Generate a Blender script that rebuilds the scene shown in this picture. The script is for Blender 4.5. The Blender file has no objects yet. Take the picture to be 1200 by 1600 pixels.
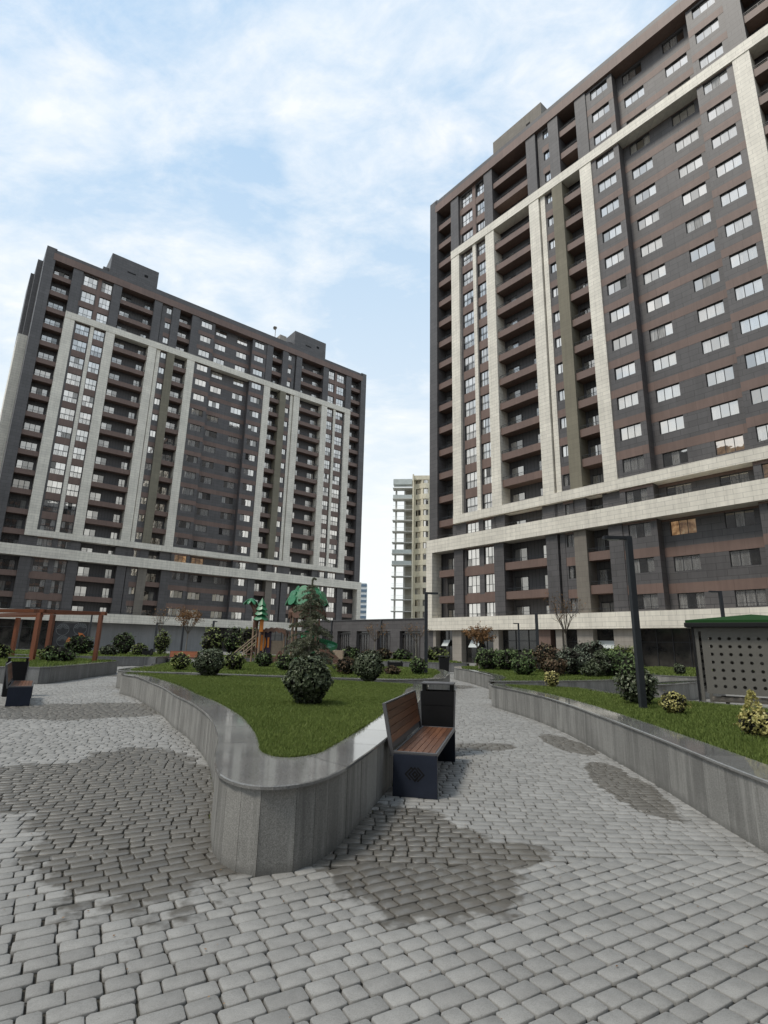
import bpy, math, random
import numpy as np
from mathutils import Vector, Matrix
R = math.radians
rnd = random.Random(7)
C = bpy.context.scene.collection
PI = math.pi

# ------------------------------------------------------------------ helpers
class MB:
    """collects boxes, quads and tubes, then links them as ONE mesh object"""
    def __init__(s): s.v=[]; s.f=[]; s.m=[]; s.t=[]
    def face(s, pts, mat=0, tone=None):
        i=len(s.v); s.v+= [tuple(p) for p in pts]; s.f.append(tuple(range(i,i+len(pts)))); s.m.append(mat)
        s.t.append(rnd.random() if tone is None else tone)
    def box(s, a, b, mat=0, M=None, tone=None):
        x0,y0,z0=a; x1,y1,z1=b
        P=[Vector(p) for p in ((x0,y0,z0),(x1,y0,z0),(x1,y1,z0),(x0,y1,z0),(x0,y0,z1),(x1,y0,z1),(x1,y1,z1),(x0,y1,z1))]
        if M is not None: P=[M@p for p in P]
        i=len(s.v); s.v+=[tuple(p) for p in P]
        t=rnd.random() if tone is None else tone
        for f in ((0,3,2,1),(4,5,6,7),(0,1,5,4),(1,2,6,5),(2,3,7,6),(3,0,4,7)):
            s.f.append(tuple(i+k for k in f)); s.m.append(mat); s.t.append(t)
    def tube(s, pts, rad, n=6, mat=0, cap=True):
        pts=[Vector(p) for p in pts]; rr=rad if isinstance(rad,(list,tuple)) else [rad]*len(pts)
        base=len(s.v); t=rnd.random()
        up=Vector((0.13,0.37,0.92))
        for k,p in enumerate(pts):
            d=(pts[min(k+1,len(pts)-1)]-pts[max(k-1,0)]).normalized()
            a=d.cross(up)
            if a.length<.05: a=d.cross(Vector((1,0,0)))
            a.normalize(); b=d.cross(a)
            for j in range(n):
                q=p+(a*math.cos(2*PI*j/n)+b*math.sin(2*PI*j/n))*rr[k]; s.v.append(tuple(q))
        for k in range(len(pts)-1):
            for j in range(n):
                j2=(j+1)%n; A=base+k*n
                s.f.append((A+j,A+j2,A+n+j2,A+n+j)); s.m.append(mat); s.t.append(t)
        if cap:
            s.f.append(tuple(base+j for j in range(n))[::-1]); s.m.append(mat); s.t.append(t)
            s.f.append(tuple(base+(len(pts)-1)*n+j for j in range(n))); s.m.append(mat); s.t.append(t)
    def prism(s, outline, z0, z1, mat=0):
        n=len(outline); i=len(s.v)
        s.v+=[(p[0],p[1],z0) for p in outline]+[(p[0],p[1],z1) for p in outline]
        for k in range(n):
            k2=(k+1)%n; s.f.append((i+k,i+k2,i+n+k2,i+n+k)); s.m.append(mat); s.t.append(rnd.random())
        s.f.append(tuple(i+n+k for k in range(n))); s.m.append(mat); s.t.append(.5)
        s.f.append(tuple(i+k for k in range(n))[::-1]); s.m.append(mat); s.t.append(.5)
    def mesh(s, name, mats, smooth=False):
        me=bpy.data.meshes.new(name); me.from_pydata(s.v,[],s.f)
        for m in mats: me.materials.append(m)
        me.polygons.foreach_set('material_index', s.m)
        at=me.attributes.new('tone','FLOAT','FACE'); at.data.foreach_set('value', s.t)
        if smooth: me.polygons.foreach_set('use_smooth',[True]*len(s.f))
        me.update(); return me
    def build(s, name, mats, parent=None, smooth=False, bevel=0):
        if not isinstance(mats,(list,tuple)): mats=[mats]
        o=bpy.data.objects.new(name, s.mesh(name,mats,smooth)); C.objects.link(o)
        if parent: o.parent=parent
        if bevel:
            b=o.modifiers.new('bevel','BEVEL'); b.width=bevel; b.segments=2; b.limit_method='ANGLE'; b.angle_limit=R(40)
        return o
def link(name, me, parent=None, loc=None, rot=None):
    o=bpy.data.objects.new(name, me); C.objects.link(o)
    if parent: o.parent=parent
    if loc is not None: o.location=loc
    if rot is not None: o.rotation_euler=rot
    return o
def npmesh(name, V, F, nper, mats, tone=None, smooth=False):
    """V (n,3), F flat index array, faces of nper verts each (int or array)"""
    me=bpy.data.meshes.new(name)
    V=np.asarray(V,np.float32); F=np.asarray(F,np.int32).ravel()
    if np.isscalar(nper): nf=len(F)//nper; tot=np.full(nf,nper,np.int32)
    else: tot=np.asarray(nper,np.int32); nf=len(tot)
    st=np.concatenate([[0],np.cumsum(tot)[:-1]]).astype(np.int32)
    me.vertices.add(len(V)); me.vertices.foreach_set('co',V.ravel())
    me.loops.add(len(F)); me.loops.foreach_set('vertex_index',F)
    me.polygons.add(nf); me.polygons.foreach_set('loop_start',st); me.polygons.foreach_set('loop_total',tot)
    if tone is not None:
        at=me.attributes.new('tone','FLOAT','FACE'); at.data.foreach_set('value',np.asarray(tone,np.float32))
    for m in mats: me.materials.append(m)
    if smooth: me.polygons.foreach_set('use_smooth',np.ones(nf,bool))
    me.update(calc_edges=True); me.validate(); return me
def tag(o, label=None, cat=None, group=None, kind=None):
    if label: o['label']=label
    if cat: o['category']=cat
    if group: o['group']=group
    if kind: o['kind']=kind
    return o
def empty(name, loc=(0,0,0), rz=0):
    o=bpy.data.objects.new(name,None); C.objects.link(o); o.location=loc; o.rotation_euler=(0,0,rz); o.empty_display_size=.3
    return o
def copy_tree(o, parent=None):
    c=o.copy(); C.objects.link(c)
    if parent: c.parent=parent
    for ch in [x for x in o.children]: copy_tree(ch,c)
    return c

# ------------------------------------------------------------------ camera
FPX=843.374; PITCH=.24386; ROLL=.023367
fw=Vector((0,math.cos(PITCH),math.sin(PITCH))); rt0=Vector((1,0,0)); up0=rt0.cross(fw)
rt=rt0*math.cos(ROLL)+up0*math.sin(ROLL); up=up0*math.cos(ROLL)-rt0*math.sin(ROLL)
cam=bpy.data.cameras.new('camera'); co=bpy.data.objects.new('camera',cam); C.objects.link(co)
M=Matrix((( rt.x,up.x,-fw.x,0),(rt.y,up.y,-fw.y,0),(rt.z,up.z,-fw.z,1.6),(0,0,0,1)))
co.matrix_world=M
cam.sensor_fit='HORIZONTAL'; cam.sensor_width=36; cam.lens=FPX/1200*36; cam.clip_end=3000; cam.clip_start=.05
sc=bpy.context.scene; sc.camera=co

# ------------------------------------------------------------------ materials
class NT:
    def __init__(s,name):
        s.m=bpy.data.materials.new(name); s.m.use_nodes=True; s.t=s.m.node_tree; s.n=s.t.nodes; s.l=s.t.links
        s.p=s.n['Principled BSDF']; s.out=s.n['Material Output']
    def new(s,typ,**kw):
        n=s.n.new(typ)
        for k,v in kw.items():
            if k.startswith('i_'): n.inputs[k[2:]].default_value=v
            else: setattr(n,k,v)
        return n
    def link(s,a,b): s.l.new(a,b)
    def val(s,x,inp):
        if hasattr(x,'links') or hasattr(x,'is_output'): s.l.new(x,inp)
        else: inp.default_value=x
    def math(s,op,a,b=None,c=None,clamp=False):
        n=s.n.new('ShaderNodeMath'); n.operation=op; n.use_clamp=clamp
        s.val(a,n.inputs[0])
        if b is not None: s.val(b,n.inputs[1])
        if c is not None: s.val(c,n.inputs[2])
        return n.outputs[0]
    def mix(s,f,a,b,mode='MIX'):
        n=s.n.new('ShaderNodeMix'); n.data_type='RGBA'; n.blend_type=mode
        s.val(f,n.inputs[0]); 
        for x,i in ((a,6),(b,7)):
            if isinstance(x,tuple): n.inputs[i].default_value=(x+(1,))[:4]
            else: s.l.new(x,n.inputs[i])
        return n.outputs[2]
    def ramp(s,f,stops):
        n=s.n.new('ShaderNodeValToRGB'); s.l.new(f,n.inputs[0]); e=n.color_ramp.elements
        while len(e)<len(stops): e.new(.5)
        for k,(p,c) in enumerate(stops):
            e[k].position=p; e[k].color=(c if isinstance(c,tuple) else (c,c,c))+(1,) if not (isinstance(c,tuple) and len(c)==4) else c
        return n.outputs[0]
    def noise(s,vec,scale,detail=4,rough=.55,dist=0,out=0):
        n=s.n.new('ShaderNodeTexNoise'); n.inputs['Scale'].default_value=scale; n.inputs['Detail'].default_value=detail
        n.inputs['Roughness'].default_value=rough; n.inputs['Distortion'].default_value=dist
        if vec is not None: s.l.new(vec,n.inputs['Vector'])
        return n.outputs[out]
    def obj(s): return s.new('ShaderNodeTexCoord').outputs['Object']
    def pos(s): return s.new('ShaderNodeNewGeometry').outputs['Position']
    def attr(s,name='tone'): 
        n=s.n.new('ShaderNodeAttribute'); n.attribute_name=name; return n.outputs['Fac']
    def xyz(s,v):
        n=s.n.new('ShaderNodeSeparateXYZ'); s.l.new(v,n.inputs[0]); return n.outputs
    def comb(s,x,y,z):
        n=s.n.new('ShaderNodeCombineXYZ')
        for k,a in enumerate((x,y,z)): s.val(a,n.inputs[k])
        return n.outputs[0]
    def vscale(s,v,sc_):
        n=s.n.new('ShaderNodeMapping'); n.inputs['Scale'].default_value=sc_; s.l.new(v,n.inputs['Vector']); return n.outputs[0]
    def bump(s,h,strength=.3,dist=.01):
        n=s.n.new('ShaderNodeBump'); n.inputs['Strength'].default_value=strength; n.inputs['Distance'].default_value=dist
        s.l.new(h,n.inputs['Height']); s.l.new(n.outputs[0],s.p.inputs['Normal']); return n
    def col(s,c):
        if isinstance(c,tuple): s.p.inputs['Base Color'].default_value=(c+(1,))[:4]
        else: s.l.new(c,s.p.inputs['Base Color'])
    def rough(s,r): s.val(r,s.p.inputs['Roughness'])

def m_plain(name,c,rough=.6,var=.12,scale=6,metal=0,spec=.5,bump=0):
    t=NT(name); n=t.noise(t.obj(),scale,5,.6)
    a=tuple(x*(1-var) for x in c); b=tuple(min(1,x*(1+var)) for x in c)
    t.col(t.ramp(n,[(.3,a),(.7,b)])); t.rough(rough); t.p.inputs['Metallic'].default_value=metal
    t.p.inputs['Specular IOR Level'].default_value=spec
    if bump: t.bump(t.noise(t.obj(),scale*8,4,.6),bump,.004)
    return t.m

def m_cladding(name,c,w=1.2,h=.6,gap=.02,dark=.45,var=.1,rough=.6,sq=1.0):
    """panels in courses, seen on faces of either direction: coordinates (x+y, z)"""
    t=NT(name); o=t.xyz(t.obj()); v=t.comb(t.math('ADD',o[0],o[1]),o[2],0.)
    br=t.new('ShaderNodeTexBrick'); br.offset=.5; br.offset_frequency=2; t.link(v,br.inputs['Vector'])
    br.inputs['Scale'].default_value=1; br.inputs['Brick Width'].default_value=w; br.inputs['Row Height'].default_value=h
    br.inputs['Mortar Size'].default_value=gap; br.inputs['Mortar Smooth'].default_value=.3; br.inputs['Bias'].default_value=0
    a=tuple(x*(1-var) for x in c); b=tuple(min(.95,x*(1+var)) for x in c)
    br.inputs['Color1'].default_value=a+(1,); br.inputs['Color2'].default_value=b+(1,); br.inputs['Mortar'].default_value=tuple(x*dark for x in c)+(1,)
    n=t.noise(t.obj(),.35,5,.6); n2=t.noise(t.vscale(t.obj(),(3,3,.18)),1.2,5,.6)
    g=t.ramp(n,[(.3,.86),(.7,1.06)]); g2=t.ramp(n2,[(.3,.88),(.65,1.05)])
    t.col(t.mix(1.,t.mix(1.,br.outputs['Color'],g,'MULTIPLY'),g2,'MULTIPLY')); t.rough(rough)
    t.bump(br.outputs['Fac'],-.4,.02)
    return t.m

M_stone=m_cladding('pale stone cladding',(.79,.745,.65),1.3,.42,.02,.68,.05,.55)
M_dark=m_cladding('dark grey cladding',(.1,.094,.095),1.5,.55,.02,.5,.1,.5)
M_brown=m_cladding('brown cladding',(.18,.119,.098),2.2,3.0,.012,.6,.07,.55)
M_olive=m_cladding('olive stucco',(.215,.195,.145),3.,.5,.012,.75,.05,.8)
M_taupe=m_cladding('taupe cladding',(.20,.178,.15),1.2,.5,.012,.7,.06,.7)
M_taupe2=m_cladding('light taupe cladding',(.33,.30,.265),1.2,.5,.012,.7,.06,.7)
M_frame=m_plain('dark window frame',(.022,.023,.026),.4,.1)
M_metal=m_plain('dark painted metal',(.026,.03,.036),.42,.15,9)
def m_backwall():
    t=NT('ribbed balcony wall'); o=t.xyz(t.obj()); s=t.math('ADD',o[0],o[1])
    f=t.math('FRACT',t.math('MULTIPLY',s,2.2)); g=t.math('GREATER_THAN',f,.1)
    t.col(t.mix(g,(.035,.034,.036),(.082,.078,.08))); t.rough(.6); return t.m
M_back=m_backwall()

def m_pane(lit=False,dim=False):
    """window glass over net curtains or a dark room; each pane of each window differs"""
    t=NT('window glass lit' if lit else 'window glass')
    oi=t.new('ShaderNodeObjectInfo').outputs['Random']; a=t.attr()
    h=t.math('FRACT',t.math('ADD',t.math('MULTIPLY',oi,7.31),t.math('MULTIPLY',a,3.77)))
    h2=t.math('FRACT',t.math('MULTIPLY',h,13.7))
    o=t.xyz(t.obj()); s=t.math('ADD',o[0],o[1])
    fold=t.noise(t.comb(t.math('MULTIPLY',s,9.),t.math('MULTIPLY',o[2],.35),oi),1.6,3,.6,.6)
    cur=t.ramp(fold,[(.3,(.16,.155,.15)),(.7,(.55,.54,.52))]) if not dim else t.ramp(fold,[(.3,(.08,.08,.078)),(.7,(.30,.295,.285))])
    if lit:
        n=t.noise(t.obj(),1.7,3,.6); c=t.ramp(n,[(.35,(.25,.12,.05)),(.6,(.9,.55,.28)),(.72,(1,.8,.5))])
        t.col((.05,.03,.02)); t.link(c,t.p.inputs['Emission Color']); t.p.inputs['Emission Strength'].default_value=.38
    else:
        isc=t.math('GREATER_THAN',h,.36)
        dark=t.ramp(t.noise(t.obj(),1.3,3,.6),[(.35,(.008,.009,.01)),(.7,(.05,.048,.045))])
        t.col(t.mix(isc,dark,cur))
    t.rough(.7); t.p.inputs['Specular IOR Level'].default_value=0
    gl=t.new('ShaderNodeBsdfGlossy'); gl.inputs['Roughness'].default_value=.02; gl.inputs['Color'].default_value=(1,.955,.9,1)
    nb=t.new('ShaderNodeBump'); nb.inputs['Strength'].default_value=.25; nb.inputs['Distance'].default_value=.02
    t.link(t.noise(t.obj(),.9,2,.5),nb.inputs['Height']); t.link(nb.outputs[0],gl.inputs['Normal'])
    fr=t.new('ShaderNodeFresnel'); fr.inputs['IOR'].default_value=1.6
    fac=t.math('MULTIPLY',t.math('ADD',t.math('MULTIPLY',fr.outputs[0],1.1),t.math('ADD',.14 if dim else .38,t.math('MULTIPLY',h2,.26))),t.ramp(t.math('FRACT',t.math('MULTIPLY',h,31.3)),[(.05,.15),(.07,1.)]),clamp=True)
    mx=t.new('ShaderNodeMixShader'); t.link(fac,mx.inputs[0]); t.link(t.p.outputs[0],mx.inputs[1]); t.link(gl.outputs[0],mx.inputs[2])
    t.link(mx.outputs[0],t.out.inputs['Surface']); return t.m
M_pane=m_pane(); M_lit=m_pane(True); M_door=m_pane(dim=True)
def m_shop():
    t=NT('shopfront glass'); n=t.noise(t.obj(),.8,4,.6)
    t.col(t.ramp(n,[(.35,(.008,.009,.01)),(.68,(.06,.055,.05))])); t.rough(.08); t.p.inputs['Specular IOR Level'].default_value=.7; return t.m
M_shop=m_shop()
M_awn=NT('sky toned window glass'); M_awn.col((.62,.66,.66)); M_awn.rough(.1); M_awn=M_awn.m  # sky reflection on the tilted panes is put into the pale base colour

# granite
def m_granite(name,base,rough,tonevar=.25,streak=True,scale=1.,bump=.12):
    t=NT(name); p=t.pos()
    v=t.new('ShaderNodeTexVoronoi'); v.inputs['Scale'].default_value=230*scale; t.link(p,v.inputs['Vector'])
    fine=t.noise(p,95*scale,3,.7); big=t.noise(p,1.6,5,.6)
    sp=t.ramp(v.outputs['Color'],[(0.,.62),(.45,.95),(1.,1.35)]); f2=t.ramp(fine,[(.35,.75),(.6,1.12)])
    c=t.mix(1.,t.mix(1.,base,sp,'MULTIPLY'),f2,'MULTIPLY')
    c=t.mix(1.,c,t.ramp(t.attr(),[(0.,1-tonevar),(1.,1+tonevar)]),'MULTIPLY')
    c=t.mix(1.,c,t.ramp(big,[(.3,.82),(.7,1.12)]),'MULTIPLY')
    if streak:
        s=t.noise(t.vscale(p,(9,9,.55)),1.5,5,.65)
        c=t.mix(t.ramp(s,[(.5,0.),(.72,.55)]),c,tuple(min(1,x*1.7) for x in base))
        s2=t.noise(t.vscale(p,(6,6,.4)),1.1,5,.6,.3)
        c=t.mix(t.ramp(s2,[(.3,.6),(.45,0.)]),c,tuple(x*.45 for x in base))
        z=t.xyz(p)[2]   # damp foot of the slabs
        ft=t.math('ADD',z,t.math('MULTIPLY',t.noise(p,5,4,.6),.16))
        c=t.mix(t.ramp(ft,[(.09,.65),(.17,0.)]),c,tuple(x*.5 for x in base))
    t.col(c); t.rough(rough); t.bump(fine,bump,.002); return t.m
M_gran=m_granite('flamed granite slabs',(.255,.25,.235),.62,.2)
M_cope=m_granite('polished granite coping',(.2,.197,.188),.07,.16,False,bump=.015)
M_gran2=m_granite('grey granite slabs',(.17,.17,.168),.6,.16)
M_turf=m_plain('turf floor',(.05,.07,.016),.9,.3,9)
M_soil=m_plain('soil',(.05,.04,.028),.95,.3,12)

# paving
def wetmask(t,p):
    x,y,z=t.xyz(p)
    nz=t.noise(p,1.6,5,.62); nz2=t.noise(p,7,3,.6)
    tot=None
    for cx,cy,a,b,ang in ((-2.55,6.3,3.0,.95,115),(-1.75,4.5,.7,.5,120),(-3.7,6.7,1.1,1.3,60),(.22,4.9,1.3,.8,100),(.75,4.75,.75,.3,15),(3.28,10.1,1.1,.33,92),(3.02,7.2,1.45,.33,83),(-6.9,13.2,2.4,1.7,20),(2.9,24.,1.2,1.3,0),(1.6,9.6,.8,.35,20),(-14.,26.,3.,1.,0)):
        ca,sa=math.cos(R(ang)),math.sin(R(ang))
        dx=t.math('SUBTRACT',x,cx); dy=t.math('SUBTRACT',y,cy)
        u=t.math('ADD',t.math('MULTIPLY',dx,ca/a),t.math('MULTIPLY',dy,sa/a))
        v=t.math('ADD',t.math('MULTIPLY',dx,-sa/b),t.math('MULTIPLY',dy,ca/b))
        d=t.math('ADD',t.math('MULTIPLY',u,u),t.math('MULTIPLY',v,v))
        tot=d if tot is None else t.math('MINIMUM',tot,d)
    d=t.math('ADD',tot,t.math('ADD',t.math('MULTIPLY',t.math('SUBTRACT',nz,.5),1.5),t.math('MULTIPLY',t.math('SUBTRACT',nz2,.5),.5)));d=t.math('ADD',d,t.math('MULTIPLY',t.math('SUBTRACT',t.attr(),.5),.16))
    return t.ramp(d,[(.86,1.),(1.,0.)])
def m_paver(far=False):
    t=NT('concrete pavers far' if far else 'tumbled concrete pavers'); p=t.pos()
    fine=t.noise(p,160,3,.7); mid=t.noise(p,14,5,.65); big=t.noise(p,.5,4,.6)
    base=(.283,.277,.262)
    if far:
        br=t.new('ShaderNodeTexBrick'); t.link(p,br.inputs['Vector']); br.inputs['Scale'].default_value=1
        br.inputs['Brick Width'].default_value=.2; br.inputs['Row Height'].default_value=.128; br.inputs['Mortar Size'].default_value=.008
        br.inputs['Color1'].default_value=(.245,.24,.225,1); br.inputs['Color2'].default_value=(.29,.285,.265,1); br.inputs['Mortar'].default_value=(.11,.105,.095,1)
        c=br.outputs['Color']
    else:
        c=t.mix(1.,base,t.ramp(t.attr(),[(0.,.86),(.5,1.),(1.,1.1)]),'MULTIPLY')
    c=t.mix(1.,c,t.ramp(fine,[(.3,.8),(.5,1.),(.7,1.12)]),'MULTIPLY')
    c=t.mix(1.,c,t.ramp(mid,[(.3,.88),(.6,1.05)]),'MULTIPLY')
    c=t.mix(1.,c,t.ramp(big,[(.3,.9),(.7,1.06)]),'MULTIPLY')
    # pits and lichen specks
    v=t.new('ShaderNodeTexVoronoi'); v.inputs['Scale'].default_value=22; t.link(p,v.inputs['Vector'])
    c=t.mix(t.ramp(v.outputs['Distance'],[(.06,.55),(.11,0.)]),c,(.17,.165,.15))
    w=wetmask(t,p)
    c=t.mix(w,c,t.mix(1.,c,(.52,.495,.46),'MULTIPLY'))
    t.col(c); t.rough(t.math('SUBTRACT',.82,t.math('MULTIPLY',w,.5)))
    hh=t.math('ADD',t.math('MULTIPLY',fine,.5),t.math('MULTIPLY',mid,1.)); t.bump(hh,.25,.003)
    return t.m
M_paver=m_paver(); M_paverfar=m_paver(True)
def m_joint():
    t=NT('sandy joints'); p=t.pos(); n=t.noise(p,60,4,.7); n2=t.noise(p,1.3,4,.6)
    c=t.ramp(n,[(.3,(.02,.017,.013)),(.62,(.06,.053,.043)),(.76,(.17,.16,.14))])
    c=t.mix(t.ramp(n2,[(.5,0.),(.7,.4)]),c,(.05,.055,.03)); t.col(c); t.rough(.95); t.bump(n,.8,.006); return t.m
M_joint=m_joint()

# vegetation
def m_leaf(name,a,b,rough=.5,spec=.4,c3=None,trans=.15):
    t=NT(name); oi=t.new('ShaderNodeObjectInfo').outputs['Random']
    f=t.math('ADD',t.math('MULTIPLY',t.attr(),.85),t.math('MULTIPLY',oi,.15))
    st=[(0.,a),(.75 if c3 else 1.,b)]
    if c3: st.append((1.,c3))
    t.col(t.ramp(f,st)); t.rough(rough); t.p.inputs['Specular IOR Level'].default_value=spec
    if trans:
        tr=t.new('ShaderNodeBsdfTranslucent'); t.link(t.ramp(f,st),tr.inputs['Color'])
        mx=t.new('ShaderNodeMixShader'); mx.inputs[0].default_value=trans
        t.link(t.p.outputs[0],mx.inputs[1]); t.link(tr.outputs[0],mx.inputs[2]); t.link(mx.outputs[0],t.out.inputs['Surface'])
    return t.m
M_grass=m_leaf('grass blades',(.095,.14,.035),(.215,.27,.075),.65,.1,(.31,.32,.15),.3)
M_darkleaf=m_leaf('dark glossy leaves',(.034,.047,.025),(.105,.128,.07),.5,.25,(.37,.39,.29),.05)
M_goldleaf=m_leaf('golden variegated leaves',(.22,.22,.07),(.58,.52,.2),.5,.3,(.78,.73,.42),.2)
M_greenleaf=m_leaf('mid green leaves',(.055,.095,.035),(.14,.2,.075),.6,.25,(.24,.29,.13))
M_greyleaf=m_leaf('grey green leaves',(.075,.1,.07),(.19,.22,.16),.6,.3,(.32,.34,.27))
M_redleaf=m_leaf('reddish leaves',(.075,.06,.035),(.17,.11,.07),.6,.25,(.17,.19,.09))
M_yelleaf=m_leaf('yellow green leaves',(.10,.14,.035),(.25,.3,.09),.5,.4,(.32,.34,.1))
M_orleaf=m_leaf('withered orange leaves',(.16,.08,.03),(.3,.17,.08),.7,.2,(.38,.26,.15))
M_needle=m_leaf('cedar needles',(.12,.14,.095),(.26,.27,.19),.7,.2,(.4,.38,.27),.2)
M_bark=m_plain('bark',(.10,.082,.065),.9,.3,25,bump=.5)
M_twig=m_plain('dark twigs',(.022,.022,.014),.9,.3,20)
M_palebark=m_plain('pale young bark',(.22,.2,.17),.85,.2,25)

# wood
def m_wood(name,a,b,axis=1,rough=.45):
    t=NT(name); o=t.obj(); sc_=[28,28,28]; sc_[axis]=1.6
    g=t.noise(t.vscale(o,tuple(sc_)),1.4,6,.65,1.2); c=t.ramp(g,[(.3,a),(.7,b)])
    c=t.mix(1.,c,t.ramp(t.attr(),[(0.,.72),(1.,1.2)]),'MULTIPLY'); t.col(c); t.rough(rough); t.bump(g,.2,.002); return t.m
M_bench=m_wood('oiled hardwood slats',(.085,.033,.018),(.215,.094,.046),1,.35)
M_pergwood=m_wood('red brown timber',(.13,.04,.018),(.25,.08,.035),2,.5)
M_benchor=m_wood('orange brown slats',(.25,.075,.03),(.38,.13,.05),0,.5)
M_navy=m_plain('navy painted steel',(.017,.023,.04),.5,.15,5,spec=.35)
M_black=m_plain('black steel',(.008,.008,.009),.5,.2,5,spec=.3)
M_greyst=m_plain('grey steel edge',(.10,.10,.105),.45,.1)
M_hole=m_plain('dark cutout',(.002,.002,.003),.9,0)

# ------------------------------------------------------------------ world and sun
SUN_EL=R(58); SUN_AZ=math.atan2(-.9,-.55)   # direction towards the sun, measured from +y clockwise (x,y)
w=bpy.data.worlds.new('World'); sc.world=w; w.use_nodes=True
wn=w.node_tree.nodes; wl=w.node_tree.links
class WT(NT):
    def __init__(s): s.t=w.node_tree; s.n=wn; s.l=wl
W=WT(); bg=wn['Background']
sky=W.new('ShaderNodeTexSky'); sky.sky_type='NISHITA'; sky.sun_disc=False; sky.sun_elevation=SUN_EL; sky.sun_rotation=SUN_AZ
sky.air_density=1.0; sky.dust_density=1.6; sky.ozone_density=1.2
gen=W.new('ShaderNodeTexCoord').outputs['Generated']; gx,gy,gz=W.xyz(gen)
zz=W.math('ADD',W.math('MAXIMUM',gz,0.),.22)
pv=W.comb(W.math('DIVIDE',gx,zz),W.math('DIVIDE',gy,zz),0.)
mp=W.new('ShaderNodeMapping'); mp.inputs['Rotation'].default_value=(0,0,R(35)); mp.inputs['Scale'].default_value=(1.0,1.5,1); mp.inputs['Location'].default_value=(2.3,.7,0)
W.link(pv,mp.inputs['Vector'])
n1=W.noise(mp.outputs[0],1.7,8,.6,.3); n2=W.noise(mp.outputs[0],6.5,7,.62,.3)
dens=W.math('ADD',W.math('MULTIPLY',n1,.68),W.math('MULTIPLY',n2,.32))
cov=W.ramp(dens,[(.43,.02),(.51,.5),(.60,1.)])
hor=W.ramp(gz,[(.0,1.),(.2,.95),(.44,.42),(.75,0.)])
veil=W.mix(.72,sky.outputs[0],(5.1,7.2,9.4))
cloud=W.mix(W.ramp(n2,[(.35,0.),(.7,1.)]),(7.6,8.2,8.8),(8.7,8.8,8.9))
c=W.mix(W.math('MULTIPLY',cov,.9),veil,cloud)
c=W.mix(hor,c,(8.3,8.6,8.5))
W.link(c,bg.inputs['Color']); bg.inputs['Strength'].default_value=.112
sl=bpy.data.lights.new('sun','SUN'); sl.energy=2.0; sl.angle=R(12); sl.color=(1,.93,.82)
so=bpy.data.objects.new('sun',sl); C.objects.link(so)
sd=Vector((math.sin(SUN_AZ)*math.cos(SUN_EL),math.cos(SUN_AZ)*math.cos(SUN_EL),math.sin(SUN_EL)))
so.rotation_euler=sd.to_track_quat('Z','Y').to_euler()
sc.view_settings.view_transform='Standard'; sc.view_settings.look='None'; sc.view_settings.exposure=.1; sc.view_settings.gamma=1
sc.cycles.max_bounces=6; sc.cycles.diffuse_bounces=3; sc.cycles.glossy_bounces=3; sc.cycles.transmission_bounces=2
sc.cycles.caustics_reflective=False; sc.cycles.caustics_refractive=False
sc.cycles.use_denoising=True

# ------------------------------------------------------------------ ground
mb=MB(); mb.face([(-1500,-1500,-.02),(1500,-1500,-.02),(1500,1500,-.02),(-1500,1500,-.02)])
tag(mb.build('ground',m_plain('distant ground',(.12,.12,.11),.9,.2,.05)),kind='structure')

def catmull(P,n=6,closed=True):
    out=[]; N=len(P)
    for i in range(N):
        p0,p1,p2,p3=[Vector(P[(i+k)%N]+(0,)) for k in (-1,0,1,2)]
        m=max(1,min(n,int((p2-p1).length/.12)+1)) if n>1 else 1
        for k in range(m):
            t=k/m; q=.5*((2*p1)+(-p0+p2)*t+(2*p0-5*p1+4*p2-p3)*t*t+(-p0+3*p1-3*p2+p3)*t**3)
            out.append((q.x,q.y))
    return out
def area(P): return .5*sum(P[i][0]*P[(i+1)%len(P)][1]-P[(i+1)%len(P)][0]*P[i][1] for i in range(len(P)))
def offset(P,d):
    """inset (d>0) of a counter-clockwise outline"""
    out=[]; N=len(P)
    for i in range(N):
        a=Vector(P[i-1]); b=Vector(P[i]); c_=Vector(P[(i+1)%N])
        e1=(b-a); e2=(c_-b)
        if e1.length<1e-6 or e2.length<1e-6: out.append(tuple(b)); continue
        e1.normalize(); e2.normalize()
        n=Vector((-e1.y-e2.y,e1.x+e2.x)); 
        if n.length<1e-6: n=Vector((-e1.y,e1.x))
        n.normalize(); k=1/max(.6,n.dot(Vector((-e1.y,e1.x))))
        out.append(tuple(b+n*d*k))
    return out
def roffset(P,d):
    """inset limited so that it never crosses itself: each point moves inwards as far as the outline allows"""
    full=offset(P,1.0); A=np.array(P); B=np.roll(A,-1,0); AB=B-A; L2=(AB**2).sum(1)+1e-12; out=[]
    def dist(q):
        t=np.clip(((q-A)*AB).sum(1)/L2,0,1); return np.sqrt(((A+AB*t[:,None]-q)**2).sum(1)).min()
    for p,f in zip(P,full):
        p=np.array(p); n=np.array(f)-p; n/=max(1e-9,np.linalg.norm(n)); t=d
        for _ in range(24):
            if dist(p+n*t)>=t*.93: break
            t*=.93
        out.append(tuple(p+n*t))
    return out
def inside_np(P,X,Y):
    P=np.array(P); r=np.zeros(X.shape,bool); j=len(P)-1
    for i in range(len(P)):
        xi,yi=P[i]; xj,yj=P[j]
        cnd=((yi>Y)!=(yj>Y)); 
        with np.errstate(divide='ignore',invalid='ignore'):
            xx=(xj-xi)*(Y-yi)/(yj-yi+1e-12)+xi
        r^=cnd&(X<xx); j=i
    return r

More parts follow.
